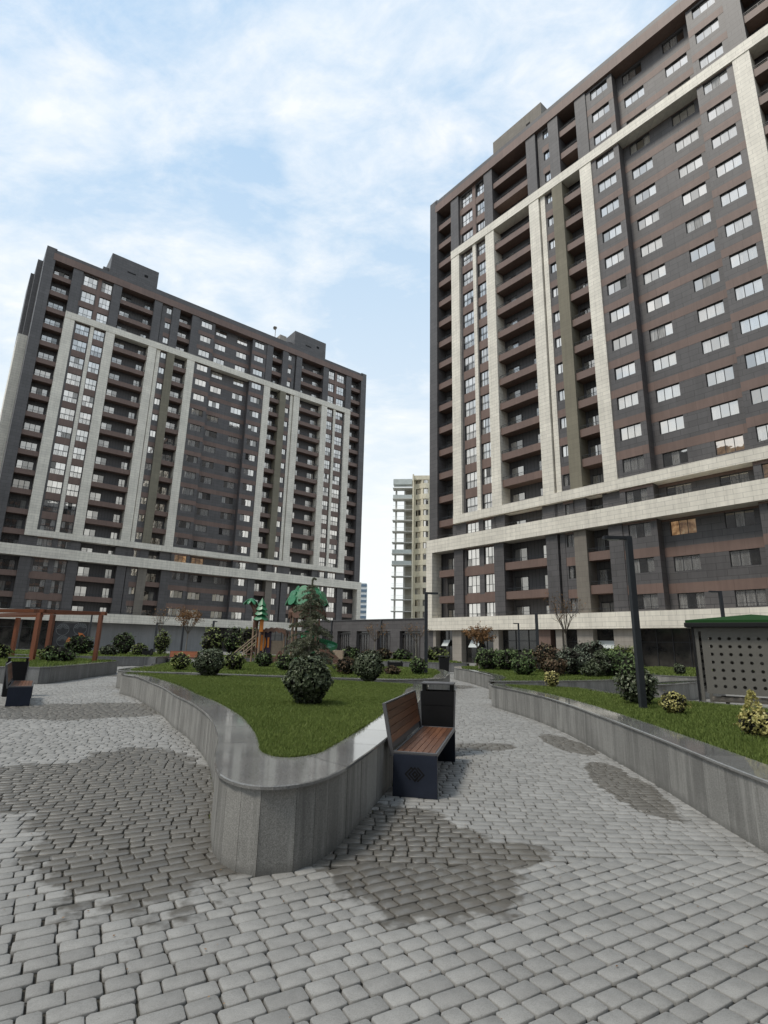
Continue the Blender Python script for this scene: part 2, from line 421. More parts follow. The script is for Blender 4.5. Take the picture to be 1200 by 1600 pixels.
# planter outlines (outer face of the wall), metres
def sharp(P): return P
P1=[(-1.0,4.36),(-.76,4.3),(-.52,4.46),(-.35,4.8),(-.21,5.3),(-.08,5.85),(.04,6.4),(.2,7.2),(.4,8.4),(.6,10),(.85,12),(1.05,14),(1.16,15.7),
    (-1.0,16.7),(-4.,17.5),(-7.95,17.85),(-6.9,16.1),(-5.35,13.6),(-4.6,12.3),(-3.92,11.0),(-3.25,9.85),(-2.62,8.6),(-2.22,7.7),(-1.93,6.9),(-1.70,6.2),(-1.52,5.5),(-1.37,5.0),(-1.22,4.62)]
P2=[(-8.95,19.3),(-6.35,18.75),(-2.9,18.2),(.1,17.75),(1.9,18.7),(2.45,21),(2.95,24.5),(2.2,28),(-3,30),(-8,30.5),(-10.3,27),(-9.7,23)]
R1=[(3.22,2.0),(3.2,4.),(3.25,5.3),(3.38,6.6),(3.5,8),(3.6,9.5),(3.68,11),(3.66,12.8),(3.48,14.4),(3.22,16.15),
    (3.5,16.75),(5.6,16.0),(5.85,15.2),(6.05,13.8),(6.9,12.55),(7.6,11.2),(8.6,9),(9.,6),(9.,2)]
R2=[(3.78,18.2),(7.8,20.1),(10.1,22.4),(11.5,26),(11,31),(7,33),(4.6,32),(3.9,29.5),(4.25,26.2),(4.4,22.4),(4.1,20)]
R3=[(9.4,18.5),(11.3,20.3),(13.2,21.6),(12.9,22.1),(11.,20.9),(9.1,19.1)]
R4=[(12.6,26.5),(14.3,25.2),(19,27),(24,34),(20,40),(14.5,34),(12.6,29)]
L1=[(-22,19),(-12.2,20.2),(-12.0,20.5),(-12.2,22.6),(-12.6,25.2),(-12.9,27.6),(-16.,30),(-24,33),(-36,32),(-36,20)]
L2=[(-24,35.5),(-18.9,34.6),(-15.0,36.2),(-14.6,37.),(-16,44),(-22,50),(-32,46),(-32,38)]
F1=[(-12.,38.7),(-4.,39.3),(5.2,38.6),(5.9,39.6),(5.4,44),(0,47),(-8,48),(-12.6,44)]
PL={}
def ccw(P): return P if area(P)>0 else P[::-1]

def planter(name,P,label,smooth=True,h=.6,cw=.4,gran=None,cope=None,slab=.32,soft=6,grp=None,tip=False):
    P=ccw(P); S=catmull(P,soft) if smooth else P
    # cut outline into slabs of about equal length
    top=empty(name,(0,0,0)); tag(top,label,'planter',grp)
    L=0; pts=[S[0]]; acc=0
    for i in range(1,len(S)+1):
        a=Vector(S[i-1]); b=Vector(S[i%len(S)]); d=(b-a).length; acc+=d
        if acc>=slab and i<len(S): pts.append(S[i]); acc=0
    ctr=MB(); inn=offset(pts,.12); n=len(pts)
    g=.0018
    for i in range(n):
        a=Vector(pts[i]); b=Vector(pts[(i+1)%n]); e=(b-a); 
        if e.length<1e-4: continue
        segs=max(1,round(e.length/(slab*1.1)))
        for k in range(segs):
            p=a+e*(k/segs)+e.normalized()*g; q=a+e*((k+1)/segs)-e.normalized()*g
            nn=Vector((e.y,-e.x)).normalized()*rnd.uniform(0,.003)
            p=p+nn; q=q+nn; t=rnd.random()
            pi_=p-Vector((-e.y,e.x)).normalized()*-.04; qi=q-Vector((-e.y,e.x)).normalized()*-.04
            ctr.face([(p.x,p.y,0),(q.x,q.y,0),(q.x,q.y,h-.029),(p.x,p.y,h-.029)],0,t)
            ctr.face([(p.x,p.y,0),(p.x,p.y,h-.029),(pi_.x,pi_.y,h-.029),(pi_.x,pi_.y,0)],0,t)
            ctr.face([(q.x,q.y,0),(qi.x,qi.y,0),(qi.x,qi.y,h-.029),(q.x,q.y,h-.029)],0,t)
    back=offset(pts,.012); 
    for i in range(n):
        a=back[i]; b=back[(i+1)%n]; ctr.face([(a[0],a[1],0),(b[0],b[1],0),(b[0],b[1],h-.04),(a[0],a[1],h-.04)],1,.3)
    ctr.build('wall',[gran or M_gran,M_black],top)
    # coping: slabs laid along the wall, thin overhang, eased edge
    cp=MB(); o_=offset(S,-.022); o2=offset(S,-.014); i_=roffset(S,cw); n=len(S); seg=0; t=rnd.random(); k=0
    if tip:
        idx=[k_ for k_ in range(n) if S[k_][1]<5.6]; idx.sort(key=lambda k_: k_ if k_<n//2 else k_-n)   # from left side round the tip to the right side
        ds=[0.]
        for a_,b_ in zip(idx,idx[1:]): ds.append(ds[-1]+(Vector(S[b_])-Vector(S[a_])).length)
        pl,pr=i_[idx[0]],i_[idx[-1]]
        for k_,d_ in zip(idx,ds):
            t_=d_/ds[-1]; i_[k_]=(pl[0]+(pr[0]-pl[0])*t_, pl[1]+(pr[1]-pl[1])*t_-.3*math.sin(PI*t_)**.8)
    while k<n:
        k2=(k+1)%n
        d=(Vector(S[k2])-Vector(S[k])).length; seg+=d
        a0,b0,a1,b1,ai,bi=o_[k],o_[k2],o2[k],o2[k2],i_[k],i_[k2]
        zt=h; zb=h-.028
        cp.face([(a0[0],a0[1],zb),(b0[0],b0[1],zb),(b0[0],b0[1],zt-.007),(a0[0],a0[1],zt-.007)],0,t)
        cp.face([(a0[0],a0[1],zt-.007),(b0[0],b0[1],zt-.007),(b1[0],b1[1],zt),(a1[0],a1[1],zt)],0,t)
        cp.face([(a1[0],a1[1],zt),(b1[0],b1[1],zt),(bi[0],bi[1],zt),(ai[0],ai[1],zt)],0,t)
        cp.face([(ai[0],ai[1],zt),(bi[0],bi[1],zt),(bi[0],bi[1],zt-.1),(ai[0],ai[1],zt-.1)],0,t)
        cp.face([(b0[0],b0[1],zb),(a0[0],a0[1],zb),(ai[0],ai[1],zb),(bi[0],bi[1],zb)],0,t)
        if seg>1.0 and not (tip and a1[1]<5.2 and a1[0]>-1.45 and b1[0]<-.3):
            seg=0; t=rnd.random(); e_=(Vector(b1)-Vector(a1)).normalized()*.0025; u_=Vector(b1); w_=Vector(bi)
            cp.face([(u_.x-e_.x,u_.y-e_.y,zt+.0006),(u_.x+e_.x,u_.y+e_.y,zt+.0006),(w_.x+e_.x,w_.y+e_.y,zt+.0006),(w_.x-e_.x,w_.y-e_.y,zt+.0006)],1,.2)
        k+=1
    cp.build('coping',[cope or M_cope,M_black],top)
    so_=MB(); q=roffset(S,.1); so_.prism(q,.05,h-.045)
    so_.build('soil',M_soil,top)
    so_=MB(); q=roffset(S,.15); so_.prism(q,h-.044,h-.03); so_.build('turf',M_turf,top)
    return S,i_
q1=planter('planter',P1,'long curved granite planter with rounded tip in the foreground, bench against it',slab=.17,tip=True)
q2=planter('planter',P2,'low granite planter behind the foreground lawn, holding the conifer and a tall lamp')
q3=planter('planter',R1,'curved granite planter edging the right side of the path, nearest on the right')
q4=planter('planter',R2,'granite planter full of shrubs beyond the nearest right-hand one')
q5=planter('planter',R3,'narrow curved granite kerb wall just left of the green-roofed shelter',cw=.2)
q6=planter('planter',R4,'far right granite planter with small clipped balls by the shopfronts')
q7=planter('planter',L1,'straight sided granite planter under the timber pergola on the left',gran=M_gran2,smooth=False)
q8=planter('planter',L2,'granite planter at far left in front of the long grey wall',gran=M_gran2)
q9=planter('planter',F1,'far granite planter in front of the low dark link building',gran=M_gran2)

# pavers ------------------------------------------------------------
def pavers():
    rs=np.random.RandomState(3)
    seamA=np.array([-1.45,5.0])
    def zone_fg(X,Y):
        right=Y<(4.55+.12*(X-.06)); left=Y<(5.0-.33*(X+1.45)*-1.)
        return np.where(X>-.9,right,(Y-5.0)<.42*(X+1.45))
    zones=[('fg',30,zone_fg,(-14,8),(.4,14)),
           ('r',-1.5,lambda X,Y:(~zone_fg(X,Y-0+.0))&(X>-.9) | ((X>-.9)&(~zone_fg(X,Y+.055))),(-1,7.5),(4,30)),
           ('l',19,lambda X,Y:(~zone_fg(X,Y+.055))&(X<=-.9),(-16,0),(1,36))]
    def half_planes(nm): return None
    Vs=[];Fs=[];Ts=[];Ns=[];base=0
    blocks=[offset(q1[0],.25),offset(q3[0],.25),offset(q2[0],.3),offset(q7[0],.3),offset(q4[0],.3)]
    for nm,ang,fz,xr,yr in zones:
        ca,sa=math.cos(R(ang)),math.sin(R(ang))
        # bounding box in rotated frame
        cs=[(x*ca+y*sa,-x*sa+y*ca) for x in xr for y in yr]
        u0,u1=min(c[0] for c in cs),max(c[0] for c in cs); v0,v1=min(c[1] for c in cs),max(c[1] for c in cs)
        rows=int((v1-v0)/.119)
        for r_ in range(rows):
            v=v0+r_*.119; n=int((u1-u0)/.145)
            ln=rs.choice([.112,.158,.205],n,p=[.3,.36,.34])+.0; u=u0+rs.rand()*.2+np.concatenate([[0],np.cumsum(ln)[:-1]])
            cu=u+ln/2; cv=np.full(n,v)+.0; X=cu*ca-cv*sa; Y=cu*sa+cv*ca
            m=(X>xr[0])&(X<xr[1])&(Y>yr[0])&(Y<yr[1])&fz(X,Y)
            m&=np.abs(X)<(Y*.86+1.3)
            m&=~((Y>23)&(rs.rand(n)<-1))
            for B in blocks:
                if m.any(): m&=~inside_np(B,X,Y)
            if not m.any(): continue
            cu=cu[m];cv=cv[m];ln=ln[m];X=X[m];Y=Y[m]; k=len(cu)
            hw=ln/2-.0046-rs.rand(k)*.0025; hh=np.full(k,.0546)-rs.rand(k)*.0022
            c=.0105; near=Y<15
            # 8-gon with jitter
            sx=np.array([-1,1,1,1,1,-1,-1,-1]); 
            ox=np.stack([-hw+c,hw-c,hw,hw,hw-c,-hw+c,-hw,-hw],1); oy=np.stack([-hh,-hh,-hh+c,hh-c,hh,hh,hh-c,-hh+c],1)
            ox=ox+rs.randn(k,8)*.0014; oy=oy+rs.randn(k,8)*.0011
            rot=rs.randn(k)*.012; du=rs.randn(k)*.0015; dv=rs.randn(k)*.0015
            cr,sr=np.cos(rot)[:,None],np.sin(rot)[:,None]
            ax=ox*cr-oy*sr; ay=ox*sr+oy*cr
            def tow(ax,ay): 
                U=cu[:,None]+du[:,None]+ax; V=cv[:,None]+dv[:,None]+ay
                return U*ca-V*sa,U*sa+V*ca
            z=rs.rand(k)*.004-(0 if nm=='fg' else .0045*zone_fg(X,Y-.05)); tx=rs.randn(k)*.006; ty=rs.randn(k)*.007
            wx,wy=tow(ax,ay); ix_,iy_=tow(ax-np.sign(ax)*.0036,ay-np.sign(ay)*.0036)
            zt=.012+z[:,None]+tx[:,None]*ax+ty[:,None]*ay
            v_low=np.stack([wx,wy,np.full_like(wx,-.006)],2); v_mid=np.stack([wx,wy,zt-.0036],2); v_top=np.stack([ix_,iy_,zt],2)
            V=np.concatenate([v_low,v_mid,v_top],1).reshape(-1,3); idx=np.arange(k)[:,None]*24+base
            Fq=[]
            for a in (0,8):
                for j in range(8):
                    j2=(j+1)%8; Fq.append(np.stack([idx[:,0]+a+j,idx[:,0]+a+j2,idx[:,0]+a+8+j2,idx[:,0]+a+8+j],1))
            Fq=np.stack(Fq,1)  # k,16,4
            Ft=idx+np.arange(16,24)[None,:]
            tn=rs.rand(k)
            Vs.append(V); base+=len(V)
            Fs.append((Fq.reshape(-1),np.full(k*16,4),np.repeat(tn,16))); Fs.append((Ft.reshape(-1),np.full(k,8),tn))
    F=np.concatenate([f[0] for f in Fs]); N=np.concatenate([f[1] for f in Fs]); T=np.concatenate([f[2] for f in Fs])
    me=npmesh('paving',np.concatenate(Vs),F,N,[M_paver],T)
    return me, base//24
me,cnt=pavers(); print('pavers',cnt)
tag(link('paving',me),kind='structure')
mb=MB(); mb.face([(-60,-3,-.008),(60,-3,-.008),(60,36,-.008),(-60,36,-.008)])
tag(mb.build('paving_bed',M_joint),kind='structure')
mb=MB(); mb.face([(-110,29.6,-.002),(110,29.6,-.002),(110,170,-.002),(-110,170,-.002)]); mb.face([(-110,-60,-.002),(-15.9,-60,-.002),(-15.9,29.6,-.002),(-110,29.6,-.002)]); mb.face([(7.4,-60,-.002),(110,-60,-.002),(110,29.6,-.002),(7.4,29.6,-.002)])
tag(mb.build('courtyard_paving',M_paverfar),kind='structure')

# lawns ---------------------------------------------------------------
def lawn(P,n,hgt,seed,label,z=.575,wd=.004,ybias=0.,noise=.0):
    rs=np.random.RandomState(seed); P=np.array(P); x0,y0=P.min(0); x1,y1=P.max(0)
    X=[];Y=[]; tot=0
    while tot<n:
        k=n*3; x=x0+rs.rand(k)*(x1-x0); t=rs.rand(k)
        y=y0+(y1-y0)*t**(1+ybias)
        m=inside_np(P,x,y); X.append(x[m]);Y.append(y[m]); tot+=m.sum()
    X=np.concatenate(X)[:n];Y=np.concatenate(Y)[:n]; n=len(X)
    clump=.75+.5*(np.sin(X*2.1+np.sin(Y*1.7)*2)*np.cos(Y*1.3+X*.6)*.5+.5)
    h=hgt*(.55+rs.rand(n)*.8)*clump; a=rs.rand(n)*2*PI; lean=rs.rand(n)*h*.8; w_=wd*(.7+rs.rand(n)*.6)*(1+np.maximum(0,(Y-6))*.09)
    dx,dy=np.cos(a),np.sin(a); b=a+rs.randn(n)*.8; lx,ly=np.cos(b)*lean,np.sin(b)*lean
    v=np.zeros((n,5,3),np.float32)
    v[:,0]=np.stack([X-dy*w_,Y+dx*w_,np.full(n,z-.01)],1); v[:,1]=np.stack([X+dy*w_,Y-dx*w_,np.full(n,z-.01)],1)
    v[:,2]=np.stack([X+dy*w_*.8+lx*.35,Y-dx*w_*.8+ly*.35,z+h*.6],1); v[:,3]=np.stack([X-dy*w_*.8+lx*.35,Y+dx*w_*.8+ly*.35,z+h*.6],1)
    v[:,4]=np.stack([X+lx,Y+ly,z+h],1)
    i=np.arange(n)[:,None]*5
    Fq=(i+np.array([0,1,2,3])).ravel(); Ft=(i+np.array([3,2,4])).ravel()
    patch=.5+.5*np.sin(X*.9+1.3*np.cos(Y*.8))*np.cos(Y*.7+.5)
    tone=np.clip(rs.rand(n)*.62+patch*.22+(rs.rand(n)>.93)*.35,0,1)
    me=npmesh('grass',v.reshape(-1,3),np.concatenate([Fq,Ft]),np.concatenate([np.full(n,4),np.full(n,3)]),[M_grass],np.concatenate([tone,tone]))
    o=link('grass',me); tag(o,label,'grass',kind='stuff'); return o
def turf(P):
    return P
def grow(S,d): return offset(S,d)
def inset(q,d=.0): return q[1] if q is q1 else roffset(q[0],d)
lawn(inset(q1,.37),250000,.055,1,'mown green lawn in the foreground planter around the three round bushes',ybias=.75)
lawn(inset(q3,.40),170000,.055,2,'mown green lawn on the right beside the path, around the golden shrubs',ybias=.6)
lawn(inset(q2,.40),60000,.06,3,'strip of lawn behind the foreground planter, around the conifer',wd=.005)
lawn(inset(q4,.40),45000,.07,4,'lawn under the row of shrubs beyond the right-hand planter',wd=.005)
lawn(inset(q7,.35),40000,.09,5,'grass under the timber pergola',wd=.006)
lawn(inset(q6,.35),20000,.09,6,'far right lawn around the clipped balls',wd=.01)
lawn(inset(q9,.35),25000,.1,7,'far lawn in front of the low dark link building',wd=.01)
lawn(inset(q8,.35),16000,.1,8,'far left grass before the long grey wall',wd=.01)

def weeds():
    rs=np.random.RandomState(9); V=[];T=[]
    S=q1[0]; N=len(S)
    for i in range(N):
        x,y=S[i]
        if y>14 : continue
        a=Vector(S[i]); b=Vector(S[(i+1)%N]); e=b-a
        if e.length<1e-4: continue
        n=Vector((e.y,-e.x)).normalized(); dens=.5+.5*math.sin(i*.7)+(1.2 if x<-1.4 else 0)
        for k in range(int(dens*5*e.length/.1)):
            p=a+e*rs.rand()+n*(.004+abs(rs.randn())*.012); h=.008+rs.rand()*.018; an=rs.rand()*6.28; w_=.0025
            V+=[(p.x-w_,p.y,-.004),(p.x+w_,p.y,-.004),(p.x+math.cos(an)*h*.7,p.y+math.sin(an)*h*.7,h)]; T.append(rs.rand())
    me=npmesh('weeds',np.array(V),np.arange(len(V)),3,[M_grass],T); tag(link('weeds',me),'tiny weeds growing in the joint at the foot of the foreground planter','weeds',kind='stuff')
    V=[];T=[]
    for k in range(230):     # fallen leaves and grit
        x=rs.uniform(-5,3.1); y=2.4+rs.rand()**1.5*11
        r_=rs.uniform(.004,.011); a=rs.rand()*6.28; z=.02+rs.rand()*.004
        c_,s_=math.cos(a)*r_,math.sin(a)*r_
        V+=[(x-c_,y-s_,z),(x+s_*.6,y-c_*.6,z+.003),(x+c_,y+s_,z),(x-s_*.6,y+c_*.6,z+.002)]; T.append(rs.rand())
    me=npmesh('fallen_leaves',np.array(V),np.arange(len(V)),4,[M_orleaf],T); tag(link('fallen_leaves',me),'scattered dry leaf crumbs on the paving','leaf litter',kind='stuff')
weeds()
# bushes --------------------------------------------------------------
def leafmesh(name,n,rx,rz,size,seed,mat,shape='ball',asp=.55,z0=0.,jit=.5,lumps=.12,inner=.78,up_bias=.2):
    """leaves on a lumpy shell, plus a few twigs"""
    rs=np.random.RandomState(seed)
    d=rs.randn(n,3); d/=np.linalg.norm(d,axis=1)[:,None]
    lum=1+lumps*(np.sin(d[:,0]*5+seed)+np.sin(d[:,1]*6+seed*2)+np.sin(d[:,2]*7+seed*.7))/1.6
    rr=(inner+(1-inner)*rs.rand(n)**.5)*lum; rr=np.where(rs.rand(n)<.06,rr*1.1,rr)
    if shape=='cone':
        tz=rs.rand(n)**1.3; an=rs.rand(n)*2*PI; r_=rx*(1-tz*.85)*(.75+.35*rs.rand(n)); 
        P=np.stack([np.cos(an)*r_,np.sin(an)*r_,tz*2*rz],1)
    else:
        P=d*rr[:,None]*np.array([rx,rx,rz]); P[:,2]+=rz
        lowf=.62+.38*np.clip(P[:,2]/(rz*.95),0,1); P[:,0]*=lowf; P[:,1]*=lowf
    nrm=d+rs.randn(n,3)*jit; nrm[:,2]+=up_bias; nrm/=np.linalg.norm(nrm,axis=1)[:,None]
    a=np.cross(nrm,rs.randn(n,3)); a/=np.linalg.norm(a,axis=1)[:,None]; b=np.cross(nrm,a)
    s=size*(.65+.6*rs.rand(n)); L_=a*s[:,None]; Wd=b*(s*asp)[:,None]; cup=nrm*(s*.18)[:,None]
    v=np.zeros((n,6,3))
    v[:,0]=P-L_; v[:,1]=P-L_*.25+Wd+cup; v[:,2]=P+L_*.45+Wd*.75+cup*.6; v[:,3]=P+L_*1.05-cup*.5; v[:,4]=P+L_*.45-Wd*.75+cup*.6; v[:,5]=P-L_*.25-Wd+cup
    v[:,:,2]+=z0
    i=np.arange(n)[:,None]*6
    F=np.concatenate([(i+np.array([0,1,2,3])).ravel(),(i+np.array([0,3,4,5])).ravel()])
    tone=np.clip(rs.rand(n)*.8+.12*(d[:,2]) ,0,1); tone=np.where(rs.rand(n)<.12,np.clip(tone+.45,0,1),tone)
    return npmesh(name,v.reshape(-1,3),F,4,[mat],np.concatenate([tone,tone]))
def stems(parent,h,n=5,r=.012,spread=.25,mat=None,seed=1):
    rs=random.Random(seed); mb=MB()
    for k in range(n):
        a=rs.random()*6.28; s=spread*rs.random()
        mb.tube([(0,0,-.05),(math.cos(a)*s*.4,math.sin(a)*s*.4,h*.4),(math.cos(a)*s,math.sin(a)*s,h*.95)],[r,r*.8,r*.4],5)
    mb.build('stem',mat or M_bark,parent)
def bush(name,x,y,z,rx,rz,mat,n,size,label,seed,shape='ball',cat='bush',grp=None,inner=.78,jit=.5,lumps=.12,core=True):
    t=empty(name,(x,y,z)); tag(t,label,cat,grp)
    me=leafmesh('foliage',n,rx,rz,size,seed,mat,shape,inner=inner,jit=jit,lumps=lumps)
    link('foliage',me,t)
    stems(t,rz*1.2,6,.014*rx/.4,rx*.6,seed=seed)
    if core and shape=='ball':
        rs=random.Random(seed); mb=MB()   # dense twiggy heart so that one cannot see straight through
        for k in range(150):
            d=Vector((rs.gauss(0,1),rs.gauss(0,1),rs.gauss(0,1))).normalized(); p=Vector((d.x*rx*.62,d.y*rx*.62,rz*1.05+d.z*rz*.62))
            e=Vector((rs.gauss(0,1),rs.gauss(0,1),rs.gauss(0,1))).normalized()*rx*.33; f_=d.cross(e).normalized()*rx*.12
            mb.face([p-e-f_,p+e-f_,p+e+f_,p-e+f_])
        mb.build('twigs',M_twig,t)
    return t
ZL=.57
RB='clipped round evergreen bushes on the foreground lawn'
bush('round_bush',-1.23,9.75,ZL,.395,.41,M_darkleaf,2600,.034,'largest round dark evergreen bush, middle of the foreground lawn',11,grp=RB)
bush('round_bush',-5.15,16.9,ZL,.46,.42,M_darkleaf,2200,.036,'round dark evergreen bush at the far left end of the foreground lawn',12,grp=RB)
bush('round_bush',-.33,16.2,ZL,.45,.44,M_darkleaf,2200,.036,'round dark evergreen bush at the far right end of the foreground lawn, behind the bench',13,grp=RB)
GB='golden variegated shrubs'
bush('golden_shrub',5.02,9.7,ZL,.235,.19,M_goldleaf,800,.026,'golden shrub right beside the near lamp post',21,grp=GB,inner=.4)
t=bush('golden_shrub',4.85,7.3,ZL,.265,.16,M_goldleaf,1000,.026,'two-tiered golden shrub nearest the right edge, in front of the shelter',22,grp=GB,inner=.4)
me=leafmesh('foliage',420,.15,.17,.024,23,M_goldleaf,'cone'); link('foliage',me,t,(-.06,0,.24))
bush('golden_shrub',4.75,15.6,ZL,.21,.25,M_goldleaf,500,.034,'small golden shrub at the far end of the right-hand lawn',24,grp=GB,inner=.4)
bush('evergreen_shrub',5.15,11.3,ZL,.40,.37,M_darkleaf,1500,.034,'tall dark evergreen shrub behind the near lamp post',25,inner=.55)
bush('evergreen_shrub',5.05,11.25,ZL+.35,.27,.3,M_greenleaf,500,.03,'loose green top shoots above the dark shrub behind the near lamp post',26,inner=.4)
HG='shrubs in the planter beyond the right-hand lawn'
for k,(px,py,rx,rz,mt,lab) in enumerate([
 (5.3,27.5,.62,.5,M_greenleaf,'leftmost green shrub of the right-hand shrub row, beside the pale young tree'),
 (6.1,27.0,.65,.52,M_greenleaf,'second green shrub from the left in the right-hand shrub row'),
 (6.9,26.6,.7,.52,M_greenleaf,'third green shrub from the left in the right-hand shrub row'),
 (5.75,22.6,.45,.38,M_greenleaf,'low green shrub standing forward of the right-hand shrub row'),
 (7.6,25.5,.6,.68,M_redleaf,'reddish leaved shrub in the right-hand shrub row'),
 (6.95,22.4,.4,.4,M_redleaf,'small brownish shrub between the red shrub and the grey-green one'),
 (7.95,23.4,.62,.56,M_greyleaf,'round grey-green shrub left of the taller pale one'),
 (9.4,24.9,.75,.72,M_greyleaf,'tallest grey-green shrub in the middle of the right-hand shrub row'),
 (8.4,22.3,.33,.3,M_darkleaf,'small dark shrub at the foot of the grey-green ones'),
 (9.1,23.1,.42,.5,M_darkleaf,'upright dark green shrub right of the tall grey-green one'),
 (9.6,23.4,.5,.5,M_greenleaf,'dark leafy shrub third from the right end of the row'),
 (10.2,24.2,.62,.58,M_greenleaf,'broad yellowish green shrub second from the right end of the row'),
 (10.9,25.,.55,.68,M_yelleaf,'pointed yellow-green shrub at the right end of the shrub row')]):
    bush('shrub',px,py,ZL-.03,rx*1.08,rz*1.04,mt,1150,.05,lab,30+k,grp=HG,inner=.5,lumps=.2,jit=.8)
for k,(px,py,rx,lab) in enumerate([(14.1,26.4,.26,'small clipped ball at the left of the far right lawn'),(15.2,26.3,.34,'clipped ball in the middle of the far right lawn'),(16.6,27.,.42,'larger clipped ball beside the shelter post on the far right lawn')]):
    bush('clipped_ball',px,py,ZL,rx,rx*1.1,M_darkleaf,500,.045,lab,60+k,grp='clipped balls on the far right lawn')
SB='small shrubs behind the foreground lawn'
for k,(px,py,rx,rz,mt,lab) in enumerate([
 (-1.2,20.2,.42,.33,M_redleaf,'low reddish green shrub just right of the conifer'),
 (.45,20.6,.3,.19,M_redleaf,'low brownish shrub left of the tall lamp post'),
 (1.45,21.6,.36,.34,M_greenleaf,'small round green shrub at the foot of the tall lamp post'),
 (-7.2,20.2,.36,.34,M_yelleaf,'pale green shrub in front of the orange bench'),
 (-5.6,21.5,.42,.36,M_yelleaf,'yellow-green shrub right of the orange bench'),
 (-3.7,21.8,.4,.35,M_greenleaf,'low green shrub left of the conifer'),
 (-5.2,25.,.45,.35,M_greenleaf,'dark low shrub in front of the playground stairs')]):
    bush('small_shrub',px,py,ZL-.03,rx,rz,mt,450,.045,lab,70+k,grp=SB,inner=.4,jit=.8)
LB='shrubs around the pergola and grey wall'
for k,(px,py,rx,rz,mt,lab) in enumerate([
 (-15.6,26.6,.8,.42,M_yelleaf,'yellow-green shrub between the pergola posts'),
 (-14.4,25.2,.8,.4,M_greenleaf,'spreading green shrub beside the right pergola post'),
 (-18.6,27,.9,.45,M_yelleaf,'bright green shrub behind the left litter bin'),
 (-20.8,28,1.,.6,M_greenleaf,'dark green shrub at the left edge under the pergola'),
 (-20.5,38.,1.1,.8,M_greenleaf,'dark leafy shrub behind the pergola, in front of the shopfront'),
 (-18.5,40.,1.0,1.0,M_greenleaf,'tall green shrub in front of the wheel mural'),
 (-16.6,38.5,.7,.55,M_yelleaf,'low yellow-green shrub right of the mural'),
 (-18.,37,.7,.45,M_darkleaf,'low dark shrub under the mural'),
 (-15.9,40.5,.7,1.15,M_yelleaf,'loose upright shrub before the grey wall, left of the thin lamp')]):
    bush('garden_shrub',px,py,.5,rx*.85,rz*.85,mt,600,.06,lab,90+k,grp=LB,inner=.4,jit=.9)
for k,(px,py,rx,rz,mt,lab) in enumerate([
 (-12.3,40.5,.9,1.1,M_yelleaf,'leafy shrub behind the orange bench, left one of three'),
 (-11.,41.5,.8,1.2,M_greenleaf,'upright shrub behind the orange bench, middle of three'),
 (-9.6,41.,1.0,1.2,M_yelleaf,'spreading shrub behind the orange bench, right one of three'),
 (-2.3,42.,.8,.5,M_greenleaf,'low dark green shrub right of the green slide'),
 (-.9,41.5,.6,.42,M_redleaf,'reddish low shrub in the far planter, left of the dark planter box'),
 (.2,41.5,.7,.5,M_redleaf,'reddish dark shrub in the far planter, near the first bare tree'),
 (1.6,42,.8,.45,M_greenleaf,'dark low shrub in the far planter, between two bare trees'),
 (4.1,41.5,.9,.55,M_yelleaf,'yellow-green shrub at the right end of the far planter')]):
    bush('far_shrub',px,py,.5,rx,rz,mt,450,.08,lab,110+k,grp='shrubs in the far planters',inner=.35,jit=.9)
for k,(px,py,rz,lab) in enumerate([(6.9,36,.5,'orange-leaved low shrub left of the pale tree'),(8.,37,.45,'rusty low shrub behind the pale tree')]):
    bush('rusty_shrub',px,py,.1,.8,rz,M_orleaf if k else M_redleaf,400,.07,lab,130+k,grp='rusty shrubs',inner=.35)

# conifer --------------------------------------------------------------
def cedar(x,y,z,H,label):
    t=empty('cedar_tree',(x,y,z)); tag(t,label,'tree'); rs=random.Random(5)
    mb=MB(); mb.tube([(0,0,-.1),(.02,0,H*.35),(-.02,.02,H*.7),(.01,0,H*.93),(.07,0,H*1.0),(.17,0,H*.965)],[.055,.045,.03,.012,.007,.004],7)
    mb.build('trunk',M_palebark,t)
    br=MB(); V=[];T=[]
    def needles(p,d,s):
        for k in range(3):
            e=(d*.4+Vector((rs.gauss(0,1),rs.gauss(0,1),rs.gauss(.3,1)))).normalized()*s; f_=e.cross(Vector((rs.gauss(0,1),rs.gauss(0,1),rs.gauss(0,1)))).normalized()*s*.3
            V.extend([p-f_,p+f_,p+e]); T.append(min(1,max(0,rs.random()*.9)))
    zc=.12
    while zc<H*.93:
        f=zc/H; ln=(1.12*(1-f)**.75+.12)*(1 if f>.15 else .75); nb=6 if f<.8 else 4
        for k in range(nb):
            a=rs.random()*6.28; l=ln*rs.uniform(.6,1.12); u_=Vector((math.cos(a),math.sin(a),0)); rise=rs.uniform(-.05,.3)
            pts=[Vector((0,0,zc))+u_*l*s+Vector((0,0,rise*l*s-.33*l*s*s*s)) for s in (0,.25,.5,.75,1)]
            br.tube(pts,[.011,.009,.006,.004,.002],4,cap=False)
            n=int(l*95)
            for j in range(n):
                s=rs.uniform(.12,1); i=min(3,int(s*4)); q=pts[i].lerp(pts[i+1],s*4-i)
                side=Vector((-u_.y,u_.x,0))*rs.choice((-1,1))*rs.random()*.22*(1.15-s)*l**.5; q=q+side+Vector((0,0,-rs.random()*.07))
                needles(q,u_,rs.uniform(.04,.075))
        zc+=rs.uniform(.10,.17)
    for j in range(120):
        s=rs.random(); q=Vector((.01+.16*max(0,s-.6)*2.4,0,H*(.88+.12*min(1,s*1.4)-.05*max(0,s-.7)))); needles(q,Vector((0,0,1)),.06)
    br.build('branches',M_bark,t)
    V=np.array([tuple(v) for v in V]); me=npmesh('crown',V,np.arange(len(V)),3,[M_needle],T); link('crown',me,t)
cedar(-2.72,21.,.5,3.6,'sparse grey-green conifer with nodding tip, in front of the playground dome')

